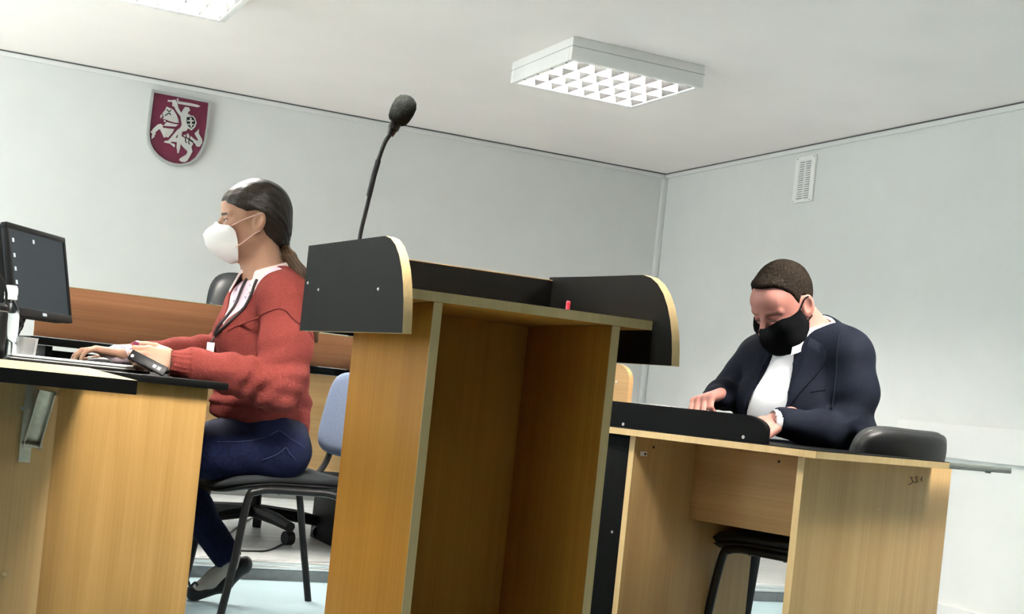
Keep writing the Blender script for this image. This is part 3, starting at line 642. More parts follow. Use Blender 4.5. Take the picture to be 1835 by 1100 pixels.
# ------------------------------------------------------------------ small things on the clerk's desk
def base_at(px, d): q = at(px, 640, d); return np.array([q[0], q[1], ZD])
p = base_at(8, 4.02)
t = thing('water_bottle', 'clear plastic water bottle with crumpled white cap by the monitor', 'bottle', p)
MB().lathe([(.026, 0), (.030, .006), (.030, .05), (.028, .06), (.030, .07), (.030, .125), (.026, .15), (.014, .168), (.013, .176)], n=24).build('bottle_body', 'clearplastic', t)
MB().lathe([(.0135, .172), (.018, .174), (.0185, .180), (.0175, .186), (.019, .190), (.018, .206), (.014, .214), (.001, .215)], n=16).build('cap', 'white', t)
p = base_at(-12, 3.95)
t = thing('thermos_flask', 'black thermos flask cut off by the left picture edge', 'flask', p)
MB().lathe([(.026, 0), (.028, .004), (.028, .128), (.026, .134)], n=24).build('flask_body', 'blackplastic', t)
MB().lathe([(.0262, .134), (.0284, .1345), (.0284, .137), (.0262, .1375)], n=24).build('steel_ring', 'steel', t)
MB().lathe([(.026, .1375), (.026, .150), (.018, .158), (.001, .159)], n=24).build('lid', 'blackplastic', t)
MB().tube(smooth_path([(.018, 0, .150), (.016, 0, .19), (.0, 0, .228), (-.03, 0, .25), (-.05, 0, .22), (-.022, 0, .15)]), .004, 8).build('carry_loop', 'blackplastic', t)
p = base_at(46, 4.02)
t = thing('plastic_cup', 'frosted plastic cup standing below the monitor', 'cup', p)
MB().lathe([(.024, 0), (.030, .068), (.0315, .070), (.0295, .069), (.0228, .003)], n=24).build('cup_wall', 'cupplastic', t)
# black folder with white sheets
g0, g1 = base_at(20, 4.04), base_at(262, 4.04); fx_ = g1 - g0; fl = np.linalg.norm(fx_[:2]); fa = math.atan2(fx_[1], fx_[0])
t = thing('document_folder', 'black document folder with white sheets lying on the desk', 'folder', (g0 + g1) / 2 + np.array([0, .06, .001]), 0)
t.location.y = max(t.location.y, YD + .16)
bx('bottom_cover', 'blackplastic', t, (-fl / 2, -.13, 0), (fl / 2, .13, .007), .002)
bx('paper_block', 'paper', t, (-fl / 2 + .004, -.125, .007), (fl / 2 - .006, .12, .0115), .0008)
bx('divider', 'blackplastic', t, (-fl / 2 + .002, -.127, .0115), (fl / 2 - .004, .125, .0135), .0006)
bx('paper_block', 'paper', t, (-fl / 2 + .01, -.120, .0135), (fl / 2 - .01, .115, .0185), .0008)
# phone leaning against the folder
t = thing('phone', 'black phone held upright in front of the clenched hand', 'phone', (0, 0, 0))
pa, pb = at(233, 634, 3.99), at(297, 667, 3.99); ax = pa - pb; Ln = np.linalg.norm(ax); ax /= Ln; nv2 = -ray(265, 650); nv2 = nv2 - ax * nv2.dot(ax); nv2 = nv2 / np.linalg.norm(nv2) * .88 + UP * .45; nv2 -= ax * nv2.dot(ax); nv2 /= np.linalg.norm(nv2); sdv = np.cross(nv2, ax)
pc = (pa + pb) / 2; t.location = tuple(pc)
PM = Matrix(((ax[0], sdv[0], nv2[0], 0), (ax[1], sdv[1], nv2[1], 0), (ax[2], sdv[2], nv2[2], 0), (0, 0, 0, 1)))
MB().box((-Ln / 2, -.016, -.0045), (Ln / 2, .016, .0045), PM, 0, .003).build('phone_body', 'blackplastic', t)
for u in (-.036, -.022): MB().box((u - .005, -.0165, -.003), (u + .005, -.0155, .003), PM).box((u - .005, -.004, .0044), (u + .005, .006, .0050), PM).build('button', 'greyrim', t)
MB().cyl(PM @ Vector((Ln / 2 - .010, .004, .0044)), PM @ Vector((Ln / 2 - .010, .004, .0052)), .0045, n=12).build('camera_lens', 'steel', t)
# mouse under the far hand
p = base_at(178, 4.33); t = thing('computer_mouse', 'dark grey computer mouse under the woman\'s far hand', 'mouse', p, math.radians(170))
n = 14; V = []; Fs = []
for i in range(n + 1):
    for j in range(n + 1):
        u, v = -1 + 2 * i / n, -1 + 2 * j / n; m = max(abs(u), abs(v), 1e-9); r8 = max(1e-6, (abs(u / m) ** 3 + abs(v / m) ** 3) ** (1 / 3))
        V.append((u / r8 * .052, v / r8 * .030, .034 * (max(0, 1 - m ** 2.4)) ** .55 * (1 - .18 * u)))
for i in range(n):
    for j in range(n): Fs.append((i * (n + 1) + j, (i + 1) * (n + 1) + j, (i + 1) * (n + 1) + j + 1, i * (n + 1) + j + 1))
MB().add(V, Fs).build('mouse_shell', 'blackplastic', t, angle=80); bx('scroll_wheel', 'greyrim', t, (.022, -.003, .024), (.034, .003, .034), .001)

# cables lying on the dais
def cab(label, pts, z0): 
    P = [onZ(x, y, z0 + .004) for x, y in pts]; o = MB().tube(smooth_path(P, 8), .004, 8).build('floor_cable', 'cable', origin=tuple(P[0])); tag(o, label, 'cable', 'cables on the dais')
cab('thin black cable curving across the dais towards the chair caster', [(405, 985), (425, 986), (450, 987), (480, 986), (505, 975), (520, 962)], DAIS_Z)
cab('short thin black cable slanting from the office chair base', [(398, 968), (420, 948), (440, 934), (458, 925)], DAIS_Z)

# ------------------------------------------------------------------ bodies: smooth implicit surfaces turned into meshes
class Sdf:
    def __init__(s, lo, hi, res):
        s.lo = np.array(lo, float); s.res = res
        s.n = np.maximum(4, np.ceil((np.array(hi, float) - s.lo) / res).astype(int) + 1)
        s.g = np.full(tuple(s.n), 1.0, np.float32)
    def block(s, lo, hi):
        i0 = np.clip(np.floor((np.array(lo) - s.lo) / s.res).astype(int), 0, s.n - 1); i1 = np.clip(np.ceil((np.array(hi) - s.lo) / s.res).astype(int) + 1, 1, s.n)
        if np.any(i1 - i0 < 1): return None, None
        ax = [s.lo[k] + s.res * np.arange(i0[k], i1[k]) for k in range(3)]
        P = np.stack(np.meshgrid(*ax, indexing='ij'), -1).astype(np.float32)
        return (slice(i0[0], i1[0]), slice(i0[1], i1[1]), slice(i0[2], i1[2])), P
    def mix(s, sl, b, k, op):
        a = s.g[sl]
        if op == 'sub': b = -b
        if k <= 0: r = np.minimum(a, b) if op == 'add' else np.maximum(a, b)
        elif op == 'add':
            h = np.clip(.5 + .5 * (b - a) / k, 0, 1); r = b * (1 - h) + a * h - k * h * (1 - h)
        else:
            h = np.clip(.5 - .5 * (b - a) / k, 0, 1); r = b * (1 - h) + a * h + k * h * (1 - h)
        s.g[sl] = r
    def cone(s, a, b, ra, rb, k=.02, op='add'):
        a, b = np.array(a, float), np.array(b, float); m = max(ra, rb) + k + 3 * s.res
        sl, P = s.block(np.minimum(a, b) - m, np.maximum(a, b) + m)
        if sl is None: return s
        d = (b - a); L2 = max(d.dot(d), 1e-9); t = np.clip(((P - a.astype(np.float32)) @ d.astype(np.float32)) / L2, 0, 1)
        q = np.linalg.norm(P - (a + t[..., None] * d).astype(np.float32), axis=-1) - (ra + (rb - ra) * t); s.mix(sl, q.astype(np.float32), k, op); return s
    def chain(s, pts, rs, k=.02):
        for i in range(len(pts) - 1): s.cone(pts[i], pts[i + 1], rs[i], rs[i + 1], k)
        return s
    def ell(s, c, r, R=None, k=.02, op='add'):
        c, r = np.array(c, float), np.array(r, float); m = r.max() + k + 3 * s.res
        sl, P = s.block(c - m, c + m)
        if sl is None: return s
        q = P - c.astype(np.float32)
        if R is not None: q = q @ np.array(R, np.float32)      # columns of R are the local axes
        k0 = np.linalg.norm(q / r, axis=-1); k1 = np.linalg.norm(q / (r * r), axis=-1) + 1e-9
        s.mix(sl, (k0 * (k0 - 1) / k1).astype(np.float32), k, op); return s
    def fn(s, f, lo, hi, k=0.0, op='add'):
        sl, P = s.block(lo, hi)
        if sl is not None: s.mix(sl, f(P).astype(np.float32), k, op)
        return s
    def mesh(s):
        g = s.g; g[0], g[-1], g[:, 0], g[:, -1], g[:, :, 0], g[:, :, -1] = 1, 1, 1, 1, 1, 1
        nx, ny, nz = g.shape; ins = g < 0
        cnt = np.zeros((nx - 1, ny - 1, nz - 1), np.int8)
        for i in (0, 1):
            for j in (0, 1):
                for k in (0, 1): cnt += ins[i:nx - 1 + i, j:ny - 1 + j, k:nz - 1 + k]
        act = (cnt > 0) & (cnt < 8); idx = np.full(act.shape, -1, np.int64); I = np.argwhere(act); idx[act] = np.arange(len(I))
        acc = np.zeros((len(I), 3)); num = np.zeros(len(I)); off = np.array([(i, j, k) for i in (0, 1) for j in (0, 1) for k in (0, 1)])
        for p in range(8):
            for q in range(p + 1, 8):
                if np.abs(off[p] - off[q]).sum() != 1: continue
                A, B = I + off[p], I + off[q]; a = g[A[:, 0], A[:, 1], A[:, 2]].astype(float); b = g[B[:, 0], B[:, 1], B[:, 2]].astype(float)
                m = (a < 0) != (b < 0); t = np.zeros(len(I)); t[m] = a[m] / (a[m] - b[m]); acc[m] += (A + (B - A) * t[:, None])[m]; num[m] += 1
        V = s.lo + s.res * acc / num[:, None]; Q = []
        for ax in range(3):
            A = [slice(None)] * 3; B = [slice(None)] * 3; A[ax] = slice(0, -1); B[ax] = slice(1, None)
            e = ins[tuple(A)] != ins[tuple(B)]; E = np.argwhere(e); u, v = (ax + 1) % 3, (ax + 2) % 3
            E = E[(E[:, u] > 0) & (E[:, v] > 0)]; inside = ins[E[:, 0], E[:, 1], E[:, 2]]
            c = []
            for du, dv in ((-1, -1), (0, -1), (0, 0), (-1, 0)):
                D = E.copy(); D[:, u] += du; D[:, v] += dv; c.append(idx[D[:, 0], D[:, 1], D[:, 2]])
            q = np.stack(c, 1); q[~inside] = q[~inside][:, ::-1]; Q.append(q)
        return V, np.concatenate(Q)
def relax(V, Q, it=2, f=.5):
    for _ in range(it):
        acc = np.zeros_like(V); num = np.zeros(len(V))
        for a, b in ((0, 1), (1, 2), (2, 3), (3, 0)):
            np.add.at(acc, Q[:, a], V[Q[:, b]]); np.add.at(num, Q[:, a], 1); np.add.at(acc, Q[:, b], V[Q[:, a]]); np.add.at(num, Q[:, b], 1)
        V = V + f * (acc / np.maximum(num, 1)[:, None] - V)
    return V
def vnormals(V, Q):
    n = np.cross(V[Q[:, 2]] - V[Q[:, 0]], V[Q[:, 3]] - V[Q[:, 1]]); o = np.zeros_like(V)
    for k in range(4): np.add.at(o, Q[:, k], n)
    return o / (np.linalg.norm(o, axis=1)[:, None] + 1e-12)
def noise3(P, seed=0):      # cheap smooth value noise
    r = np.random.default_rng(seed); out = np.zeros(len(P))
    for _ in range(7):
        d = r.normal(size=3); ph = r.uniform(0, 6.28); out += np.sin(P @ d + ph)
    return out / 4
def mesh_obj(name, parts, mats, parent, base, tint=None, strand=None, mi=None):
    V = []; Q = []; o = 0
    for v, q in parts: V.append(v); Q.append(q + o); o += len(v)
    V = np.concatenate(V); Q = np.concatenate(Q); me = bpy.data.meshes.new(name)
    me.vertices.add(len(V)); me.vertices.foreach_set('co', (V - np.array(base)).astype(np.float32).ravel())
    me.loops.add(len(Q) * 4); me.loops.foreach_set('vertex_index', Q.astype(np.int32).ravel())
    me.polygons.add(len(Q)); me.polygons.foreach_set('loop_start', np.arange(0, len(Q) * 4, 4, dtype=np.int32))
    me.polygons.foreach_set('use_smooth', np.ones(len(Q), bool)); me.update(calc_edges=True); me.validate()
    for m in ([mats] if isinstance(mats, str) else mats): me.materials.append(MATS[m])
    if mi is not None: me.polygons.foreach_set('material_index', mi(V[Q].mean(1)).astype(np.int32))
    if tint is not None:
        c = np.ones((len(V), 4), np.float32); c[:, :3] = tint(V); a = me.attributes.new('tint', 'FLOAT_COLOR', 'POINT'); a.data.foreach_set('color', c.ravel())
    if strand is not None:
        a = me.attributes.new('strand', 'FLOAT_VECTOR', 'POINT'); a.data.foreach_set('vector', strand(V).astype(np.float32).ravel())
    ob = bpy.data.objects.new(name, me); COL.objects.link(ob); ob.parent = parent
    return ob
def frame(f, up=(0, 0, 1)):     # columns: forward, left, up
    f = np.array(f, float); f /= np.linalg.norm(f); l = np.cross(np.array(up, float), f); l /= np.linalg.norm(l); return np.stack([f, l, np.cross(f, l)], 1)
def bbox(pts, m): P = np.array(pts); return P.min(0) - m, P.max(0) + m

def hand(wrist, X, Nrm, thumb_sign, curl, spread=.0, thumb=(.55, .35, .2), sc=1.0, res=.0022, arm=None):
    """wrist point, finger direction X, back-of-hand normal; thumb_sign picks the side"""
    X = np.array(X, float); X /= np.linalg.norm(X); Nn = np.array(Nrm, float); Nn -= X * Nn.dot(X); Nn /= np.linalg.norm(Nn); T = np.cross(X, Nn) * thumb_sign
    w = np.array(wrist, float); P = lambda x, t, n: w + sc * (X * x + T * t + Nn * n)
    lo, hi = w - .22 * sc, w + .22 * sc
    s = Sdf(lo, hi, res)
    s.cone(P(-.06, 0, 0), P(.0, 0, 0), .027 * sc, .026 * sc, .01)
    if arm is not None: s.cone(arm, P(-.05, 0, 0), .034 * sc, .027 * sc, .01)
    for t0 in (-.028, -.010, .010, .028): s.cone(P(.005, t0 * .55, 0), P(.088 - abs(t0) * .18, t0, 0), .0165 * sc, .0125 * sc, .010)
    s.ell(P(.032, .030, -.012), np.array([.034, .018, .018]) * sc, np.stack([X, T, Nn], 1), .012)
    tips = []
    Ls = [(.043, .027, .021), (.047, .030, .022), (.043, .028, .021), (.034, .021, .019)]; ts = (.029, .0095, -.0095, -.028)
    for i in range(4):
        cu = curl[i] if hasattr(curl[0], '__len__') else curl
        p = P(.088 - abs(ts[i]) * .18, ts[i], .001); a = 0; sp = ts[i] * spread / .03
        for j in range(3):
            a += math.radians(cu[j]); d = X * math.cos(a) - Nn * math.sin(a) + T * sp; d /= np.linalg.norm(d); q = p + d * Ls[i][j] * sc
            r0 = (.0098, .0088, .0078)[j] * sc * (.92 if i == 3 else 1); r1 = (.0090, .0080, .0062)[j] * sc * (.92 if i == 3 else 1)
            s.cone(p, q, r0, r1, .0025 if j else .006); p = q
        tips.append(p)
    p = P(.022, .034, -.010); a0, a1, a2 = thumb
    d = X * math.cos(a0) + T * math.sin(a0) - Nn * .35; d /= np.linalg.norm(d); q = p + d * .042 * sc; s.cone(p, q, .0135 * sc, .011 * sc, .008)
    d2 = X * math.cos(a1) + T * math.sin(a1) - Nn * .35; d2 /= np.linalg.norm(d2); q2 = q + d2 * .032 * sc; s.cone(q, q2, .0108 * sc, .0095 * sc, .003)
    d3 = X * math.cos(a2) + T * math.sin(a2) - Nn * .3; d3 /= np.linalg.norm(d3); q3 = q2 + d3 * .026 * sc; s.cone(q2, q3, .0095 * sc, .0072 * sc, .002)
    V, Q = s.mesh(); return (relax(V, Q, 1), Q), tips, q3, d3

def head_sdf(s, O, R, k=1.0, fem=True):
    """O midpoint between the ears, R columns forward/left/up, k scale"""
    W = lambda x, y, z: O + k * (R @ np.array([x, y, z])); e = lambda c, r, kk=.02, op='add', RR=None: s.ell(W(*c), np.array(r) * k, R if RR is None else RR, kk, op)
    jw = .050 if fem else .058
    e((-.012, 0, .045), (.094, .074, .088)); e((.018, 0, .028), (.076, .068, .082), .03)
    e((.030, 0, -.030), (.062, .058 if fem else .062, .080), .03)
    s.cone(W(.0, jw, -.045), W(.062, .016, -.098), .020 * k, .017 * k, .03); s.cone(W(.0, -jw, -.045), W(.062, -.016, -.098), .020 * k, .017 * k, .03)
    e((.070, 0, -.095), (.022, .024, .020), .02)
    e((.066, 0, .050), (.034, .052, .036), .02)                                   # forehead
    for sg in (-1, 1):
        s.cone(W(.090, sg * .014, .022), W(.076, sg * .048, .022), .0075 * k, .007 * k, .012)      # brow
        e((.098, sg * .031, .004), (.017, .016, .0105), .010, 'sub')                # socket
        e((.0765, sg * .031, .003), (.0125, .0125, .0125), .002)                    # eyeball
        s.cone(W(.0895, sg * .019, .0085), W(.083, sg * .043, .0075), .0042 * k, .0038 * k, .003)  # upper lid
        s.cone(W(.0885, sg * .021, -.006), W(.082, sg * .042, -.005), .0032 * k, .003 * k, .003)
        e((.070, sg * .042, -.030), (.022, .018, .022), .02)                        # cheek
        e((.074, sg * .022, -.058), (.014, .02, .02), .015)
    s.cone(W(.094, 0, .012), W(.118, 0, -.034), .0075 * k, .0120 * k, .010)
    for sg in (-1, 1): e((.104, sg * .012, -.038), (.011, .008, .008), .006)
    s.cone(W(.094, -.016, -.066), W(.094, .016, -.066), .007 * k, .007 * k, .008); s.cone(W(.090, -.014, -.076), W(.090, .014, -.076), .007 * k, .007 * k, .006)
    for sg in (-1, 1):
        t = math.radians(-14); c, si = math.cos(t), math.sin(t); a = math.radians(22) * sg
        E0 = np.array([[c, 0, si], [0, 1, 0], [-si, 0, c]]); Z = np.array([[math.cos(a), math.sin(a), 0], [-math.sin(a), math.cos(a), 0], [0, 0, 1]])
        RR = R @ Z @ E0; cc = (-.012, sg * .080, .000); ek = 1.0 if fem else 1.14
        s.ell(W(*cc), np.array([.020, .008, .032]) * k * ek, RR, .004); s.ell(W(cc[0] + .003, cc[1] + sg * .008, cc[2] + .005), np.array([.011, .006, .019]) * k * ek, RR, .003, 'sub')
        s.cone(W(.004, sg * .076, -.004), W(.001, sg * .077, .004), .0045 * k, .004 * k, .003)
        s.cone(W(-.006, sg * .0775, -.028), W(.0, sg * .0765, -.022), .0065 * k, .005 * k, .004)
    return W
def decal(name, mat, parent, base, bvh, P, Qq, off=.003, th=.0025, n=14, m=3, up=None):
    """strip of cloth between polylines P and Qq laid onto the surface below it"""
    P, Qq = [np.array(p, float) for p in P], [np.array(p, float) for p in Qq]
    def rs(L, c): 
        L = np.array(L); d = np.r_[0, np.cumsum(np.linalg.norm(np.diff(L, axis=0), axis=1))]; t = np.linspace(0, d[-1], c); return np.stack([np.interp(t, d, L[:, k]) for k in range(3)], 1)
    A, B = rs(P, n), rs(Qq, n); V = []; W_ = []
    for i in range(n):
        for j in range(m + 1):
            p = A[i] + (B[i] - A[i]) * j / m; h = bvh.find_nearest(Vector(p)); c, nn = np.array(h[0]), np.array(h[1])
            V.append(c + nn * (off + th)); W_.append(c + nn * (off - th))
    Fs = []; K = n * (m + 1)
    for i in range(n - 1):
        for j in range(m):
            q = (i * (m + 1) + j, (i + 1) * (m + 1) + j, (i + 1) * (m + 1) + j + 1, i * (m + 1) + j + 1); Fs += [q, tuple(K + x for x in q[::-1])]
    bd = [i * (m + 1) for i in range(n)] + [(n - 1) * (m + 1) + j for j in range(1, m + 1)] + [i * (m + 1) + m for i in range(n - 2, -1, -1)] + [j for j in range(m - 1, 0, -1)]
    for a, b in zip(bd, bd[1:] + bd[:1]): Fs.append((a, K + a, K + b, b))
    o = MB().add([np.array(v) - base for v in V + W_], Fs).build(name, mat, parent, angle=70)
    bm = bmesh.new(); bm.from_mesh(o.data); bmesh.ops.recalc_face_normals(bm, faces=bm.faces[:]); bm.to_mesh(o.data); bm.free(); return o
def line_on(name, mat, parent, base, bvh, pts, r, off, n=5):
    P = []
    for p in smooth_path(pts, n):
        h = bvh.find_nearest(Vector(p)); P.append(np.array(h[0]) + np.array(h[1]) * off - base)
    return MB().tube(P, r, 6).build(name, mat, parent)
def bvh_of(V, Q): return BVHTree.FromPolygons([tuple(v) for v in V], [tuple(int(i) for i in q) for q in Q])

def face_mask(name, mat, parent, base, W, ridge, side, bulge, th=.0015, n=10, bvh=None):
    """mask as a grid from one cheek over the middle ridge to the other cheek"""
    V = []; rows = len(ridge)
    rs = np.array(ridge, float); sd_ = np.array(side, float)
    tt = np.linspace(0, rows - 1, 13); rs = np.stack([np.interp(tt, range(rows), rs[:, k]) for k in range(3)], 1); sd_ = np.stack([np.interp(tt, range(rows), sd_[:, k]) for k in range(3)], 1); rows = 13
    for lay in (0, 1):
        for i in range(rows):
            for j in range(-n, n + 1):
                u = abs(j) / n; a = rs[i] * (1 - u) + sd_[i] * u; v = math.sin(i / (rows - 1) * math.pi) * .6 + .4
                p = a + np.array([bulge * 1.2, bulge * np.sign(j), 0]) * math.sin(u * math.pi) * v
                p = np.array([p[0], a[1] * np.sign(j) + bulge * np.sign(j) * math.sin(u * math.pi) * v, p[2]]) if j else a
                p = W(*p)
                if bvh is not None:
                    h = bvh.find_nearest(Vector(p)); c_, n_ = np.array(h[0]), np.array(h[1]); gap = (p - c_) @ n_
                    if gap < .0045: p = p + n_ * (.0045 - gap)
                if lay: p = p - (W(1, 0, 0) - W(0, 0, 0)) * th * 2
                V.append(p - base)
    c = 2 * n + 1; K = rows * c; Fs = []
    for i in range(rows - 1):
        for j in range(c - 1):
            q = (i * c + j, i * c + j + 1, (i + 1) * c + j + 1, (i + 1) * c + j); Fs += [q, tuple(K + x for x in q[::-1])]
    bd = list(range(c)) + [i * c + c - 1 for i in range(1, rows)] + [(rows - 1) * c + j for j in range(c - 2, -1, -1)] + [i * c for i in range(rows - 2, 0, -1)]
    for a, b in zip(bd, bd[1:] + bd[:1]): Fs.append((a, K + a, K + b, b))
    o = MB().add(V, Fs).build(name, mat, parent, angle=50)
    bm = bmesh.new(); bm.from_mesh(o.data); bmesh.ops.recalc_face_normals(bm, faces=bm.faces[:]); bm.to_mesh(o.data); bm.free(); return o
def skin_tint(Wl, base, brow, bm_=.65, shut=False):
    """Wl: world -> head-local; base colour with warmer cheeks, brows, eyes"""
    def f(V):
        q = Wl(V); c = np.tile(np.array(base), (len(V), 1)) * (1 + .05 * noise3(V * 60, 3)[:, None])
        near = np.linalg.norm(q, axis=1) < .17
        red = np.exp(-((q[:, 0] - .07) ** 2 + (np.abs(q[:, 1]) - .04) ** 2 + (q[:, 2] + .03) ** 2) / .0012) * near; c *= 1 - red[:, None] * np.array([.0, .16, .14])
        b = (np.abs(np.abs(q[:, 1]) - .031) < .020) & (np.abs(q[:, 2] - .0215) < .0042) & (q[:, 0] > .06) & near; c[b] = c[b] * (1 - bm_) + np.array(brow) * bm_
        for sg in (-1, 1):
            d = np.linalg.norm(q - np.array([.0765, sg * .031, .003]), axis=1) < .0134; ey = d & (q[:, 0] > .080) & near; c[ey] = (.55, .52, .50) if not shut else np.array(base) * .8
            ir = ey & (np.hypot(q[:, 1] - sg * .031, q[:, 2] - .002) < .0062); c[ir] = (.05, .03, .02) if not shut else np.array(base) * .8
            ls = (np.abs(q[:, 1] - sg * .031) < .015) & (np.abs(q[:, 2] - (.0065 if not shut else -.004)) < .0022) & (q[:, 0] > .083) & near; c[ls] = (.05, .03, .025)
        return np.clip(c, 0, 1)
    return f
def interp_bound(xs, zs): return lambda x: np.interp(x, xs, zs)

# ================================================================== the seated woman
DW = 4.45
CH1 = onZ(470, 1075, 0); cf, cr_ = at(337, 1066, 4.78), at(550, 1081, 4.83)
wc = at(488, 850, 4.52)
visitor_chair('chair with blue-grey fabric back under the seated woman', (wc[0] - .012, wc[1] + .01, 0), math.radians(180 + 2), 'seatfabric', 'bluefabric', None)
pel = at(490, 810, 4.46); base = np.array([pel[0], pel[1], 0])
wom = thing('person', 'woman in coral knit sweater and white mask working at the desk', 'person', base)
fa = math.radians(-79); hf = np.array([math.sin(fa), math.cos(fa), -.05]); HR = frame(hf); HO = at(455, 402, DW); HK = 1.03
s = Sdf(HO - np.array([.17, .17, .34]), HO + np.array([.17, .17, .17]), .0026)
HW = head_sdf(s, HO, HR, HK, True); HL = lambda V: ((V - HO) @ HR) / HK
N0 = at(478, 494, 4.45)
s.cone(HW(-.030, 0, -.055), N0, .050, .056, .03); s.cone(HW(.0, 0, -.075), at(455, 492, 4.45), .034, .040, .03)
for q in (at(504, 536, 4.34), at(466, 530, 4.56)): s.cone(N0 + np.array([0, 0, -.03]), q, .045, .036, .03)
V1 = s.mesh(); V1 = (relax(V1[0], V1[1], 1, .4), V1[1])
lo, hi = bbox([at(500, 500, 4.4), at(240, 650, 4.48), at(300, 815, 4.2), at(430, 1070, 4.62), at(255, 1010, 4.33), at(560, 800, 4.6)], .12)
s = Sdf(lo, hi, .009)
s.ell(at(472, 580, 4.45), (.085, .10, .12)).ell(at(472, 680, 4.46), (.09, .11, .14)).ell(at(492, 795, 4.46), (.11, .15, .09))
s.cone(at(508, 535, 4.30), at(462, 528, 4.60), .05, .05); s.chain([at(508, 540, 4.30), at(497, 690, 4.22), at(330, 655, 4.07)], [.035, .034, .028]); s.chain([at(460, 540, 4.60), at(405, 640, 4.65), at(235, 637, 4.47)], [.035, .034, .028])
s.chain([at(500, 812, 4.36), at(300, 815, 4.30), at(255, 1010, 4.33)], [.075, .05, .034]); s.chain([at(495, 812, 4.56), at(300, 832, 4.62), at(412, 992, 4.62)], [.075, .05, .034])
VB = s.mesh()
xl = -RT * 1.0
hN, tipsN, thN, tdN = hand(at(312, 650, 4.055), at(275, 643, 4.03) - at(312, 650, 4.055), -FW + UP * .35, 1, [(22, 88, 55), (20, 92, 60), (20, 95, 60), (22, 95, 60)], thumb=(.45, .15, .0), sc=.93)
hF, tipsF, thF, tdF = hand(at(218, 635, 4.44), at(165, 622, 4.40) - at(218, 635, 4.44) + np.array([0, 0, -.004]), UP, 1, [(18, 32, 22)] * 4, spread=.12, thumb=(.5, .3, .15), sc=.93)
SK = (.42, .24, .16)
mesh_obj('body', [V1, VB, hN, hF], 'skin', wom, base, tint=skin_tint(HL, SK, (.02, .012, .008), .92))
nl = MB()
nl.tube([thN - tdN * .010 - base, thN + tdN * .004 - base, thN + tdN * .013 - base], [.0072, .0078, .003], 8).build('thumb_nail', 'nail', wom)

# hair with ponytail
hb = interp_bound([-.14, -.10, -.07, -.04, -.025, -.014, .0, .027, .062, .085, .112, .14], [-.064, -.060, -.055, -.042, -.012, .034, .036, .030, .046, .054, .070, .09])
s = Sdf(HO - .2, HO + .2, .003)
s.ell(HW(-.012, 0, .045), np.array([.104, .083, .098]) * HK, HR, .01).ell(HW(.020, 0, .036), np.array([.088, .077, .082]) * HK, HR, .02).ell(HW(-.070, 0, -.020), np.array([.045, .055, .055]) * HK, HR, .03)
s.fn(lambda P: -((hb((((P - HO) @ HR) / HK)[..., 0])) - (((P - HO) @ HR) / HK)[..., 2]) * .75 * HK, HO - .2, HO + .2, .005, 'sub')
TIE = HW(-.093, 0, -.058)
s.cone(HW(-.075, 0, -.045), TIE, .030, .016, .02)
V, Q = s.mesh(); V = relax(V, Q, 2)
def strandW(V_): d = HL(V_) - np.array([-.093, 0, -.058]); d = d / (np.linalg.norm(d, axis=1)[:, None] + 1e-6); return d * np.array([9, 42, 42])
nn = vnormals(V, Q); V = V + nn * (.0017 * noise3(strandW(V) * .72, 5))[:, None]
mesh_obj('hair', [(V, Q)], 'hairbrown', wom, base, strand=strandW)
tail = [TIE, at(519, 462, 4.44), at(538, 490, 4.43), at(553, 530, 4.42), at(562, 575, 4.42), at(567, 611, 4.42)]
lo, hi = bbox(tail, .05); s = Sdf(lo, hi, .003)
s.chain(tail, [.014, .021, .024, .022, .016, .006], .012)
V, Q = s.mesh(); V = relax(V, Q, 2); tl = np.array(tail)
def strandT(V_):
    zz = tl[:, 2][::-1]; c = np.stack([np.interp(V_[:, 2], zz, tl[::-1, k]) for k in range(2)], 1); d = V_[:, :2] - c
    return np.stack([d[:, 0] * 160, d[:, 1] * 160, V_[:, 2] * 8], 1)
V = V + vnormals(V, Q) * (.0016 * noise3(strandT(V) * 1.2, 8))[:, None]
mesh_obj('ponytail', [(V, Q)], 'hairtail', wom, base, strand=strandT)
MB().tube([TIE - base + (tl[1] - tl[0]) * -.12, TIE - base + (tl[1] - tl[0]) * .28], [.0185, .0185], 14).build('hair_tie', 'maskblack', wom)

# mask and its loops
mk = face_mask('face_mask', 'maskwhite', wom, base, HW, [(.110, 0, -.006), (.134, 0, -.018), (.153, 0, -.040), (.142, 0, -.078), (.112, 0, -.106), (.062, 0, -.128)], [(.094, .032, -.012), (.074, .058, -.018), (.060, .067, -.030), (.052, .070, -.060), (.048, .066, -.090), (.046, .046, -.120)], .006, bvh=bvh_of(*V1))
MB().tube(smooth_path([HW(.070, .064, -.016) - base, HW(.035, .077, .004) - base, HW(.0, .083, .020) - base, HW(-.018, .087, .026) - base]), .0016, 6).tube(smooth_path([HW(.054, .071, -.080) - base, HW(.03, .077, -.062) - base, HW(.0, .082, -.036) - base, HW(-.016, .087, -.026) - base]), .0016, 6).build('mask_loop', 'strappink', wom)

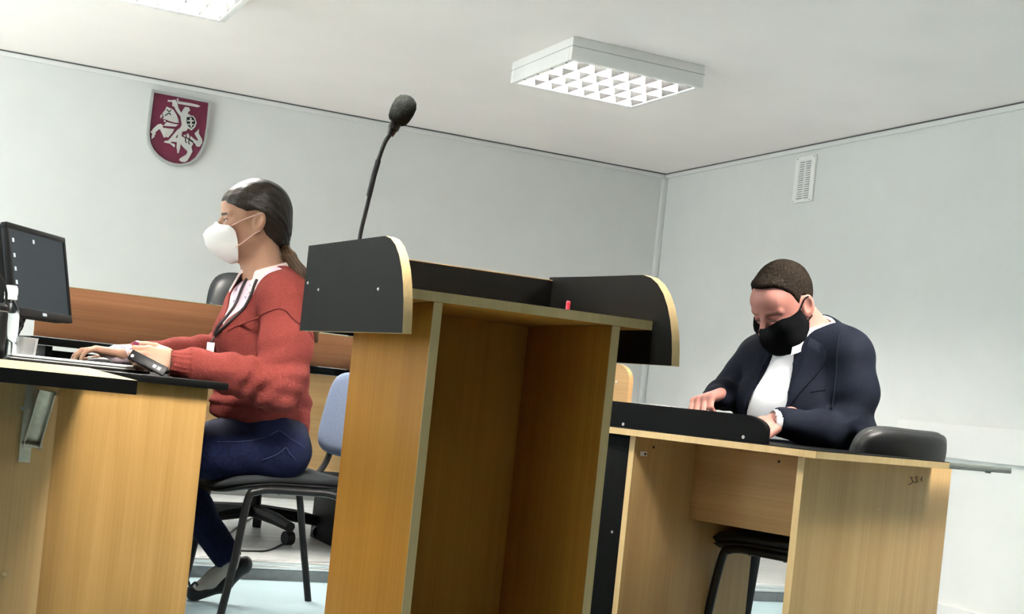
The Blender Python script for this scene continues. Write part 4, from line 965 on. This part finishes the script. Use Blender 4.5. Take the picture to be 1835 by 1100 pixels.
# coral sweater
TF = np.array([-.915, -.40, 0]); TF /= np.linalg.norm(TF); TR = frame(TF); TC = at(470, 600, 4.45)
z_hem, z_v0 = .612, at(388, 585, 4.42)[2]
def torso_ells(s, dr=0.0):
    q = lambda r: np.array(r) + dr
    s.ell(at(472, 570, 4.45), q((.118, .160, .145)), TR, .03).ell(at(470, 650, 4.455), q((.138, .160, .150)), TR, .05).ell(at(466, 726, 4.46), q((.152, .165, .165)), TR, .05).ell(at(464, 775, 4.46), q((.150, .165, .15)), TR, .05)
    s.cone(at(510, 530, 4.31), at(464, 524, 4.59), .066 + dr, .066 + dr, .05).ell(at(508, 545, 4.45), q((.075, .15, .09)), TR, .05)
    s.cone(at(496, 494, 4.45), at(508, 525, 4.33), .050 + dr, .060 + dr, .04).cone(at(484, 494, 4.46), at(466, 520, 4.57), .050 + dr, .060 + dr, .04)
    s.ell(at(424, 598, 4.38), q((.066, .070, .070)), TR, .05).ell(at(420, 598, 4.52), q((.066, .070, .070)), TR, .05)
lo, hi = bbox([at(400, 500, 4.4), at(240, 640, 4.48), at(320, 660, 4.06), at(570, 700, 4.4), at(500, 700, 4.7), at(450, 790, 4.4), at(480, 470, 4.2)], .12)
s = Sdf(lo, hi, .0052); torso_ells(s)
ELN, ELF = at(500, 692, 4.21), at(402, 632, 4.65)
s.chain([at(512, 546, 4.30), at(512, 620, 4.25), ELN], [.078, .077, .074], .035); s.chain([ELN, at(415, 668, 4.14), at(350, 656, 4.085), at(310, 651, 4.05)], [.066, .054, .047, .040], .03)
s.chain([at(458, 545, 4.60), at(425, 590, 4.63), ELF], [.070, .064, .060], .03); s.chain([ELF, at(320, 632, 4.54), at(243, 634, 4.47)], [.056, .046, .036], .03)
s.ell(at(362, 618, 4.58), (.035, .03, .03), None, .02).ell(at(343, 630, 4.56), (.02, .03, .022), None, .012)
s.cone(N0 + np.array([-.005, 0, .06]), N0 + np.array([-.012, 0, -.012]), .078, .062, .012, 'sub')
def wedge(P):
    q = (P - TC) @ TR; w = .090 * np.clip((P[..., 2] - z_v0) / (1.06 - z_v0), 0, 1.2)
    return np.maximum(np.maximum((np.abs(q[..., 1]) - w) * .85, z_v0 - P[..., 2]), .03 - q[..., 0])
s.fn(wedge, lo, hi, .006, 'sub')
s.fn(lambda P: P[..., 2] - (z_hem - .014 + .008 * np.sin(P[..., 1] * 14 + 1) - .20 * (P[..., 0] - TC[0])), lo, np.array([hi[0], hi[1], z_hem + .08]), .014, 'sub')
s.cone(at(300, 650, 4.045), at(280, 648, 4.03), .036, .05, .004, 'sub')
V, Q = s.mesh(); V = relax(V, Q, 2); nn = vnormals(V, Q)
def seg_t(V_, a, b): d = b - a; return np.clip(((V_ - a) @ d) / d.dot(d), 0, 1), np.linalg.norm(V_ - (a + np.clip(((V_ - a) @ d) / d.dot(d), 0, 1)[:, None] * d), axis=1)
disp = .0025 * noise3(V * 38, 1) + .0042 * noise3(V * np.array([14, 14, 30]), 2)
t1, d1 = seg_t(V, ELN, at(350, 656, 4.085)); w1 = np.exp(-(d1 / .09) ** 4); disp += .0075 * w1 * np.sin(t1 * 26 + 5 * (V[:, 2] - .75) * 12) * np.exp(-((t1 - .28) / .3) ** 2)      # elbow folds
t2, d2 = seg_t(V, at(512, 560, 4.28), ELN); w2 = np.exp(-(d2 / .1) ** 4); disp += .008 * w2 * np.sin(t2 * 20 + V[:, 0] * 30) * np.clip((t2 - .45) * 3, 0, 1)
lowb = np.clip((.78 - V[:, 2]) / .12, 0, 1) * np.clip((V[:, 2] - .655) / .03, 0, 1); disp += .007 * lowb * np.sin(V[:, 2] * 95 + V[:, 1] * 10 + V[:, 0] * 14)
rib = (V[:, 2] < .665) & (V[:, 0] > TC[0] - .22); ang = np.arctan2(V[:, 1] - TC[1], V[:, 0] - TC[0]); disp[rib] = .0012 * np.sin(ang[rib] * 110) - .004
t3, d3 = seg_t(V, at(335, 654, 4.07), at(300, 650, 4.045)); cu = (t3 > 0) & (d3 < .055); disp[cu] = -.002 + .0012 * np.sin(t3[cu] * 3 + np.arctan2(V[cu][:, 2] - .745, V[cu][:, 1] - at(320, 652, 4.06)[1]) * 26)
sm = V.copy(); V = V + nn * disp[:, None]
swV, swQ = V, Q
mesh_obj('sweater', [(V, Q)], 'knit', wom, base)
SWB = bvh_of(sm, Q)
# armhole seam
line_on('armhole_seam', 'knit', wom, base, SWB, [at(405, 590, 4.3), at(430, 568, 4.25), at(470, 553, 4.2), at(505, 550, 4.2), at(530, 570, 4.2), at(546, 610, 4.25)], .0035, .001)
# blouse below it
lo2, hi2 = bbox([at(400, 500, 4.3), at(520, 620, 4.6), at(480, 480, 4.45)], .1); s = Sdf(lo2, hi2, .006); torso_ells(s, -.006)
s.cone(N0 + np.array([-.005, 0, .06]), N0 + np.array([-.012, 0, -.01]), .066, .052, .006, 'sub'); s.fn(lambda P: P[..., 2] - (z_v0 - .03), lo2, hi2, 0, 'sub')
V, Q = s.mesh(); V = relax(V, Q, 2); mesh_obj('blouse', [(V, Q)], 'floral', wom, base); CB = bvh_of(np.concatenate([sm, V]), np.concatenate([swQ, Q + len(sm)]))
cw = at(212, 637, 4.445); s = Sdf(cw - .12, cw + .12, .004); s.chain([at(245, 635, 4.47), at(208, 636, 4.44)], [.034, .033], .01); V, Q = s.mesh(); mesh_obj('blouse_cuff', [(V, Q)], 'floral', wom, base)
# collar
Cn = at(480, 478, 4.45); V = []; Fs = []; n = 40
prof_ = [(.058, .034), (.063, .040), (.070, .034), (.086, -.008), (.083, -.010), (.066, .028)]
for i in range(n + 1):
    ph = math.radians(-152 + 304 * i / n); u = abs(ph) / math.radians(152); rad = -TF * math.cos(ph) + TR[:, 1] * math.sin(ph)
    for j, (r, z) in enumerate(prof_):
        tipx = (u ** 4) * .020 if j in (3, 4) else 0
        V.append(Cn + rad * (r + .010 * u + tipx * .6) + UP * (z - .062 * u ** 1.4 - tipx * 1.2) + TF * .008 * u - base)
m = len(prof_)
for i in range(n):
    for j in range(m): Fs.append((i * m + j, i * m + (j + 1) % m, (i + 1) * m + (j + 1) % m, (i + 1) * m + j))
Fs += [tuple(range(m)), tuple(n * m + j for j in range(m))[::-1]]
MB().add(V, Fs).build('collar', 'shirtpink', wom, angle=50)
# lanyard and badge
la = [at(439, 492, 4.40), at(424, 520, 4.36), at(402, 560, 4.33), at(380, 600, 4.33)]; lbp = [at(466, 506, 4.36), at(440, 540, 4.32), at(408, 578, 4.31), at(381, 602, 4.33)]
line_on('lanyard', 'lanyard', wom, base, CB, la, .0045, .006); line_on('lanyard', 'lanyard', wom, base, CB, lbp, .0045, .006)
h = SWB.find_nearest(Vector(at(380, 603, 4.33))); q0 = np.array(h[0]) + np.array(h[1]) * .008; q1 = q0 + np.array([-.012, -.012, -.020])
MB().tube([q0 - base, q1 - base], .0028, 6).build('lanyard_end', 'lanyard', wom)
bfx = RT * .9 - FW * .2; bfx /= np.linalg.norm(bfx); BMx = frame(np.cross(bfx, UP)); 
M4 = Matrix([[bfx[0], np.cross(UP, bfx)[0], 0, q1[0] - base[0]], [bfx[1], np.cross(UP, bfx)[1], 0, q1[1] - base[1]], [0, 0, 1, q1[2] - base[2]], [0, 0, 0, 1]])
MB().box((-.0125, -.001, -.048), (.0125, .001, .0), M4, 0, .0006).build('badge_card', 'white', wom)

# jeans
lo, hi = bbox([at(560, 780, 4.5), at(300, 830, 4.2), at(410, 1010, 4.62), at(255, 1000, 4.33), at(300, 830, 4.68)], .12)
s = Sdf(lo, hi, .006)
s.ell(at(474, 795, 4.46), (.118, .150, .110), TR, .04).ell(at(490, 802, 4.38), (.092, .092, .098), TR, .04).ell(at(487, 802, 4.54), (.092, .092, .098), TR, .04).ell(at(474, 758, 4.46), (.130, .150, .06), TR, .03)
s.chain([at(500, 806, 4.36), at(400, 806, 4.33), at(300, 812, 4.30), at(262, 990, 4.33)], [.100, .092, .070, .045], .03); s.chain([at(495, 808, 4.56), at(300, 832, 4.62), at(350, 915, 4.62), at(407, 998, 4.62)], [.095, .068, .060, .046], .03)
s.cone(at(412, 1004, 4.62), at(425, 1022, 4.62), .036, .06, .003, 'sub')
V, Q = s.mesh(); V = relax(V, Q, 2); JB = bvh_of(V, Q); V = V + vnormals(V, Q) * (.0025 * noise3(V * 45, 11))[:, None]; mesh_obj('jeans', [(V, Q)], 'denim', wom, base)
line_on('side_seam', 'stitch', wom, base, JB, [at(385, 786, 4.2), at(430, 783, 4.2), at(470, 774, 4.22), at(500, 757, 4.25)], .0011, .0012)
line_on('pocket_seam', 'stitch', wom, base, JB, [at(468, 832, 4.22), at(495, 818, 4.22), at(514, 802, 4.25), at(522, 812, 4.25), at(533, 826, 4.28)], .0011, .0012)
line_on('yoke_seam', 'stitch', wom, base, JB, [at(500, 757, 4.25), at(514, 768, 4.25), at(527, 785, 4.27), at(538, 803, 4.32)], .0011, .0012)
# foot and flat shoe
lo, hi = bbox([at(440, 1000, 4.62), at(340, 1065, 4.62)], .08); s = Sdf(lo, hi, .003)
s.chain([at(404, 992, 4.62), at(415, 1010, 4.62), at(385, 1038, 4.62), at(352, 1060, 4.62)], [.036, .033, .032, .026], .02); V, Q = s.mesh(); mesh_obj('stocking', [(V, Q)], 'sock', wom, base)
s = Sdf(lo, hi, .003); s.chain([at(434, 1014, 4.62), at(400, 1046, 4.62), at(348, 1062, 4.62)], [.027, .026, .028], .02); s.ell(at(440, 1012, 4.62), (.022, .026, .030), None, .01)
s.cone(at(410, 1000, 4.62), at(388, 1024, 4.62), .034, .028, .006, 'sub'); s.fn(lambda P: P[..., 2] - .003, lo, hi, .002, 'sub')
V, Q = s.mesh(); sh_ = mesh_obj('shoe', [(relax(V, Q, 1), Q)], 'leather', wom, base)
b0_ = at(341, 1050, 4.58) - base
MB().tube(smooth_path([b0_ + np.array([-.02, -.005, .006]), b0_ + np.array([-.01, -.01, .016]), b0_, b0_ + np.array([.012, -.01, .014]), b0_ + np.array([.022, -.004, .004])]), [.004] * 25, 6).build('shoe_bow', 'leather', wom)

# ================================================================== the seated man
mchair = np.array([0.0, 0, 0]) + RT * .905 + FW * 4.075
ld = -RT * math.cos(GA) * 1.0 + FW * math.sin(GA)          # along the desk, away to the left
visitor_chair('black leatherette chair under the man in the dark suit', mchair + np.array([0, 0, 0]) , math.atan2(ld[1], ld[0]) + math.radians(0), 'leather', 'leather', 'black chairs at the courtroom desk', 1.1)
c3 = at(1092, 712, 4.85); visitor_chair('black chair behind the courtroom desk, only its top edge showing beside the lectern', (c3[0], c3[1], 0), math.radians(215), 'leather', 'leather', 'black chairs at the courtroom desk')
fm = -RT * math.sin(GA) - FW * math.cos(GA); MR = frame(fm); lm_ = MR[:, 1]
base = np.array([mchair[0], mchair[1], 0])
man = thing('person', 'man in dark suit and black mask bent over the courtroom desk', 'person', base)
th = math.radians(50); hf = -RT * math.sin(th) - FW * math.cos(th); hf = hf * math.cos(math.radians(31)) - UP * math.sin(math.radians(31))
side_up = UP - hf * UP.dot(hf); side_up /= np.linalg.norm(side_up); 
GR = frame(hf, side_up); GK = 1.0; GO = at(1447, 549, 4.13) - GR[:, 1] * .080 * GK + GR[:, 0] * .012 * GK
s = Sdf(GO - np.array([.2, .2, .30]), GO + np.array([.2, .2, .2]), .0027); GW = head_sdf(s, GO, GR, GK, False); GL = lambda V: ((V - GO) @ GR) / GK
MN = at(1455, 605, 4.25)
s.cone(GW(-.040, 0, -.045), MN, .062, .070, .03); s.cone(GW(.005, 0, -.075), at(1425, 610, 4.18), .040, .05, .03)
H1 = s.mesh(); H1 = (relax(H1[0], H1[1], 1, .4), H1[1])
LW, RW = at(1392, 757, 3.955), at(1286, 712, 4.235)
lo, hi = bbox([at(1560, 640, 4.0), at(1290, 700, 4.45), at(1450, 850, 4.2), mchair + ld * .5, mchair], .16); lo[2] = -.01; hi[2] = 1.12
s = Sdf(lo, hi, .010); hp = mchair + UP * .54; kn1, kn2 = mchair + ld * .30 + UP * .53 - np.cross(UP, ld) * .10, mchair + ld * .30 + UP * .53 + np.cross(UP, ld) * .10
s.ell(at(1440, 660, 4.24), (.11, .17, .15), MR).ell(at(1428, 760, 4.23), (.12, .16, .15), MR).ell(hp, (.14, .16, .10)); s.chain([at(1525, 625, 4.12), at(1525, 765, 4.06), LW], [.05, .045, .03]); s.chain([at(1362, 642, 4.37), at(1315, 698, 4.40), RW], [.05, .045, .03])
for k_, sg in ((kn1, -1), (kn2, 1)): s.cone(hp + np.cross(UP, ld) * sg * .08, k_, .07, .05); s.cone(k_, np.array([k_[0], k_[1], .09]) + ld * .02, .045, .035)
HB2 = s.mesh()
hL, _, _, _ = hand(LW, at(1345, 778, 3.89) - LW, UP * .8 - FW * .6, 1, [(25, 35, 20)] * 4, thumb=(.6, .4, .2), sc=1.02)
hR, _, _, _ = hand(RW + np.array([0, 0, .006]), at(1246, 722, 4.13) - RW, UP * .60 - RT * .45 - FW * .25, 1, [(40, 62, 35), (46, 64, 35), (52, 66, 35), (56, 68, 35)], thumb=(.45, .0, -.3), sc=1.08)
mesh_obj('body', [H1, HB2, hL, hR], 'skin', man, base, tint=skin_tint(GL, (.42, .19, .155), (.20, .10, .08), .6, True))
hb2 = interp_bound([-.14, -.10, -.06, -.03, -.014, .0, .016, .022, .034, .050, .066, .10, .14], [-.075, -.070, -.062, -.035, .030, .036, .012, .020, .056, .078, .094, .098, .10])
s = Sdf(GO - .2, GO + .2, .003)
s.ell(GW(-.012, 0, .046), np.array([.1015, .0815, .0980]) * GK, GR, .01).ell(GW(.024, 0, .040), np.array([.078, .070, .083]) * GK, GR, .02).ell(GW(.058, 0, .100), np.array([.032, .042, .018]) * GK, GR, .02)
s.fn(lambda P: -((hb2((((P - GO) @ GR) / GK)[..., 0])) - (((P - GO) @ GR) / GK)[..., 2]) * .75 * GK, GO - .2, GO + .2, .014, 'sub')
V, Q = s.mesh(); V = relax(V, Q, 2); V = V + vnormals(V, Q) * (.0006 * noise3(V * 420, 4) + .0007 * noise3(V * 60, 6))[:, None]
mesh_obj('hair', [(V, Q)], 'hairshort', man, base, strand=lambda V_: V_ * 130)
face_mask('face_mask', 'maskblack', man, base, GW, [(.116, 0, -.020), (.138, 0, -.044), (.130, 0, -.072), (.108, 0, -.104), (.066, 0, -.130)], [(.022, .073, .006), (.008, .0755, -.020), (.004, .0755, -.046), (.016, .070, -.078), (.036, .050, -.112)], .010, bvh=bvh_of(*H1))
MB().tube(smooth_path([GW(.030, .072, -.008) - base, GW(.012, .079, .012) - base, GW(-.004, .084, .028) - base, GW(-.018, .088, .030) - base]), .0022, 6).tube(smooth_path([GW(.022, .073, -.060) - base, GW(.010, .078, -.046) - base, GW(-.004, .084, -.036) - base, GW(-.016, .086, -.030) - base]), .0022, 6).build('mask_loop', 'maskblack', man)

# suit jacket
JC = at(1440, 680, 4.24)
def man_torso(s, dr=0.0):
    q = lambda r: np.array(r) + dr
    s.ell(at(1442, 660, 4.25), q((.135, .205, .155)), MR, .04).ell(at(1430, 735, 4.23), q((.165, .205, .150)), MR, .05).ell(at(1440, 800, 4.24), q((.160, .205, .130)), MR, .05)
    s.cone(at(1517, 632, 4.13), at(1364, 646, 4.37), .064 + dr, .064 + dr, .05).cone(at(1474, 598, 4.28), at(1518, 630, 4.13), .048 + dr, .058 + dr, .04).cone(at(1462, 594, 4.29), at(1366, 640, 4.37), .050 + dr, .062 + dr, .04)
    s.ell(at(1482, 645, 4.31), q((.085, .12, .11)), MR, .05)
lo, hi = bbox([at(1570, 640, 4.0), at(1270, 700, 4.45), at(1450, 850, 4.2), at(1470, 560, 4.35), at(1392, 757, 3.93)], .12); s = Sdf(lo, hi, .0055); man_torso(s)
EL, ER = at(1527, 768, 4.075), at(1316, 696, 4.40)
s.chain([at(1523, 648, 4.11), at(1529, 704, 4.09), EL], [.068, .070, .066], .035); s.chain([EL, at(1468, 772, 4.00), at(1400, 757, 3.96)], [.064, .054, .042], .03)
s.chain([at(1360, 648, 4.38), at(1335, 672, 4.40), ER], [.066, .060, .056], .03); s.chain([ER, at(1286, 711, 4.245)], [.054, .042], .03)
s.cone(MN + UP * .12 + fm * .05, MN + UP * .0 + fm * .02, .092, .080, .012, 'sub')
zv0 = .74
def wedge2(P):
    q = (P - JC) @ MR; w = .052 + .030 * np.clip((.92 - P[..., 2]) / .15, -.5, 1); return np.maximum(np.maximum((np.abs(q[..., 1] - .0) - w) * .9, zv0 - P[..., 2]), .03 - q[..., 0])
s.fn(wedge2, lo, hi, .006, 'sub'); s.fn(lambda P: P[..., 2] - .50, lo, hi, .01, 'sub'); s.cone(LW - (at(1400, 757, 3.96) - LW) * .3, LW - (at(1400, 757, 3.96) - LW) * 2, .034, .05, .004, 'sub')
V, Q = s.mesh(); V = relax(V, Q, 2); nn = vnormals(V, Q); sm = V.copy(); SJ = bvh_of(sm, Q)
disp = .002 * noise3(V * 22, 21); t1, d1 = seg_t(V, at(1531, 700, 4.09), EL); disp += .010 * np.exp(-(d1 / .09) ** 4) * np.sin(t1 * 9 + V[:, 2] * 60 + V[:, 0] * 45) * np.clip(t1 * 2 - .3, 0, 1)
t2, d2 = seg_t(V, EL, at(1430, 764, 3.97)); disp += .008 * np.exp(-(d2 / .08) ** 4) * np.sin(t2 * 15 + V[:, 2] * 50) * (1 - t2)
t3, d3 = seg_t(V, ER, at(1290, 711, 4.25)); disp += .007 * np.exp(-(d3 / .07) ** 4) * np.sin(t3 * 14 + V[:, 2] * 60)
V = V + nn * disp[:, None]; mesh_obj('suit_jacket', [(V, Q)], 'suit', man, base)
line_on('sleeve_seam', 'suit', man, base, SJ, [at(1508, 606, 4.10), at(1500, 640, 4.06), at(1494, 690, 4.04), at(1490, 735, 4.03)], .003, .0)
line_on('pocket_edge', 'suit', man, base, SJ, [at(1452, 700, 4.05), at(1478, 697, 4.05)], .0025, .0015)
# lapels laid along the opening
decal('lapel', 'suit', man, base, SJ, [at(1472, 575, 4.20), at(1452, 612, 4.12), at(1430, 655, 4.08), at(1392, 735, 4.04)], [at(1497, 600, 4.20), at(1492, 640, 4.10), at(1462, 675, 4.08), at(1397, 742, 4.04)], .004, .003)
decal('lapel', 'suit', man, base, SJ, [at(1388, 622, 4.22), at(1378, 645, 4.20), at(1352, 695, 4.18), at(1332, 735, 4.15)], [at(1372, 632, 4.26), at(1360, 655, 4.24), at(1342, 690, 4.22), at(1328, 730, 4.18)], .004, .003)
# white shirt, collar and cuff
lo3, hi3 = bbox([at(1442, 600, 4.25), at(1430, 800, 4.23), at(1340, 720, 4.1), at(1500, 720, 4.3)], .14); s = Sdf(lo3, hi3, .006); man_torso(s, -.009)
s.cone(MN + UP * .12 + fm * .05, MN + UP * .005 + fm * .012, .070, .064, .01, 'sub'); s.fn(lambda P: P[..., 2] - .60, lo3, hi3, .01, 'sub')
V, Q = s.mesh(); V = relax(V, Q, 2); V = V + vnormals(V, Q) * (.004 * noise3(V * np.array([30, 30, 12]), 31))[:, None]; mesh_obj('shirt', [(V, Q)], 'shirtwhite', man, base)
Cm = at(1448, 588, 4.235); V = []; Fs = []; prof_ = [(.070, .030), (.075, .036), (.082, .030), (.096, -.016), (.093, -.018), (.078, .024)]
for i in range(n + 1):
    ph = math.radians(-160 + 320 * i / n); u = abs(ph) / math.radians(160); rad = -fm * math.cos(ph) + lm_ * math.sin(ph)
    for j, (r, z) in enumerate(prof_):
        tx = (u ** 4) * .022 if j in (3, 4) else 0
        V.append(Cm + rad * (r + .004 * u + tx * .4) + UP * (z + .012 * (1 - u) - .055 * u ** 1.3 - tx * 1.0) + fm * .022 * u - base)
for i in range(n):
    for j in range(m): Fs.append((i * m + j, i * m + (j + 1) % m, (i + 1) * m + (j + 1) % m, (i + 1) * m + j))
Fs += [tuple(range(m)), tuple(n * m + j for j in range(m))[::-1]]
MB().add(V, Fs).build('shirt_collar', 'shirtwhite', man, angle=50)
s = Sdf(LW - .1, LW + .1, .003); s.cone(at(1402, 757, 3.96), at(1391, 756, 3.953), .036, .036, .004); s.cone(at(1391, 756, 3.953), at(1385, 755, 3.95), .031, .031, .0, 'sub'); V, Q = s.mesh(); mesh_obj('shirt_cuff', [(V, Q)], 'shirtwhite', man, base)
# trousers
lo, hi = bbox([mchair + ld * .55, mchair - ld * .2], .25); lo[2], hi[2] = .05, .70; s = Sdf(lo, hi, .008); s.ell(hp, (.17, .18, .11), None, .04)
for k_, sg in ((kn1, -1), (kn2, 1)): s.cone(hp + np.cross(UP, ld) * sg * .08, k_, .088, .068, .03); s.cone(k_, np.array([k_[0], k_[1], .10]) + ld * .02, .062, .05, .02)
V, Q = s.mesh(); mesh_obj('trousers', [(relax(V, Q, 2), Q)], 'trousers', man, base)
for k_ in (kn1, kn2):
    a = np.array([k_[0], k_[1], .04]); s = Sdf(a - .25, a + .3, .005); s.chain([a - ld * .05, a + ld * .06, a + ld * .17], [.038, .040, .034], .02); s.fn(lambda P: P[..., 2] - .002, a - .25, a + .3, 0, 'sub'); V, Q = s.mesh(); mesh_obj('shoe', [(relax(V, Q, 1), Q)], 'leather', man, base)
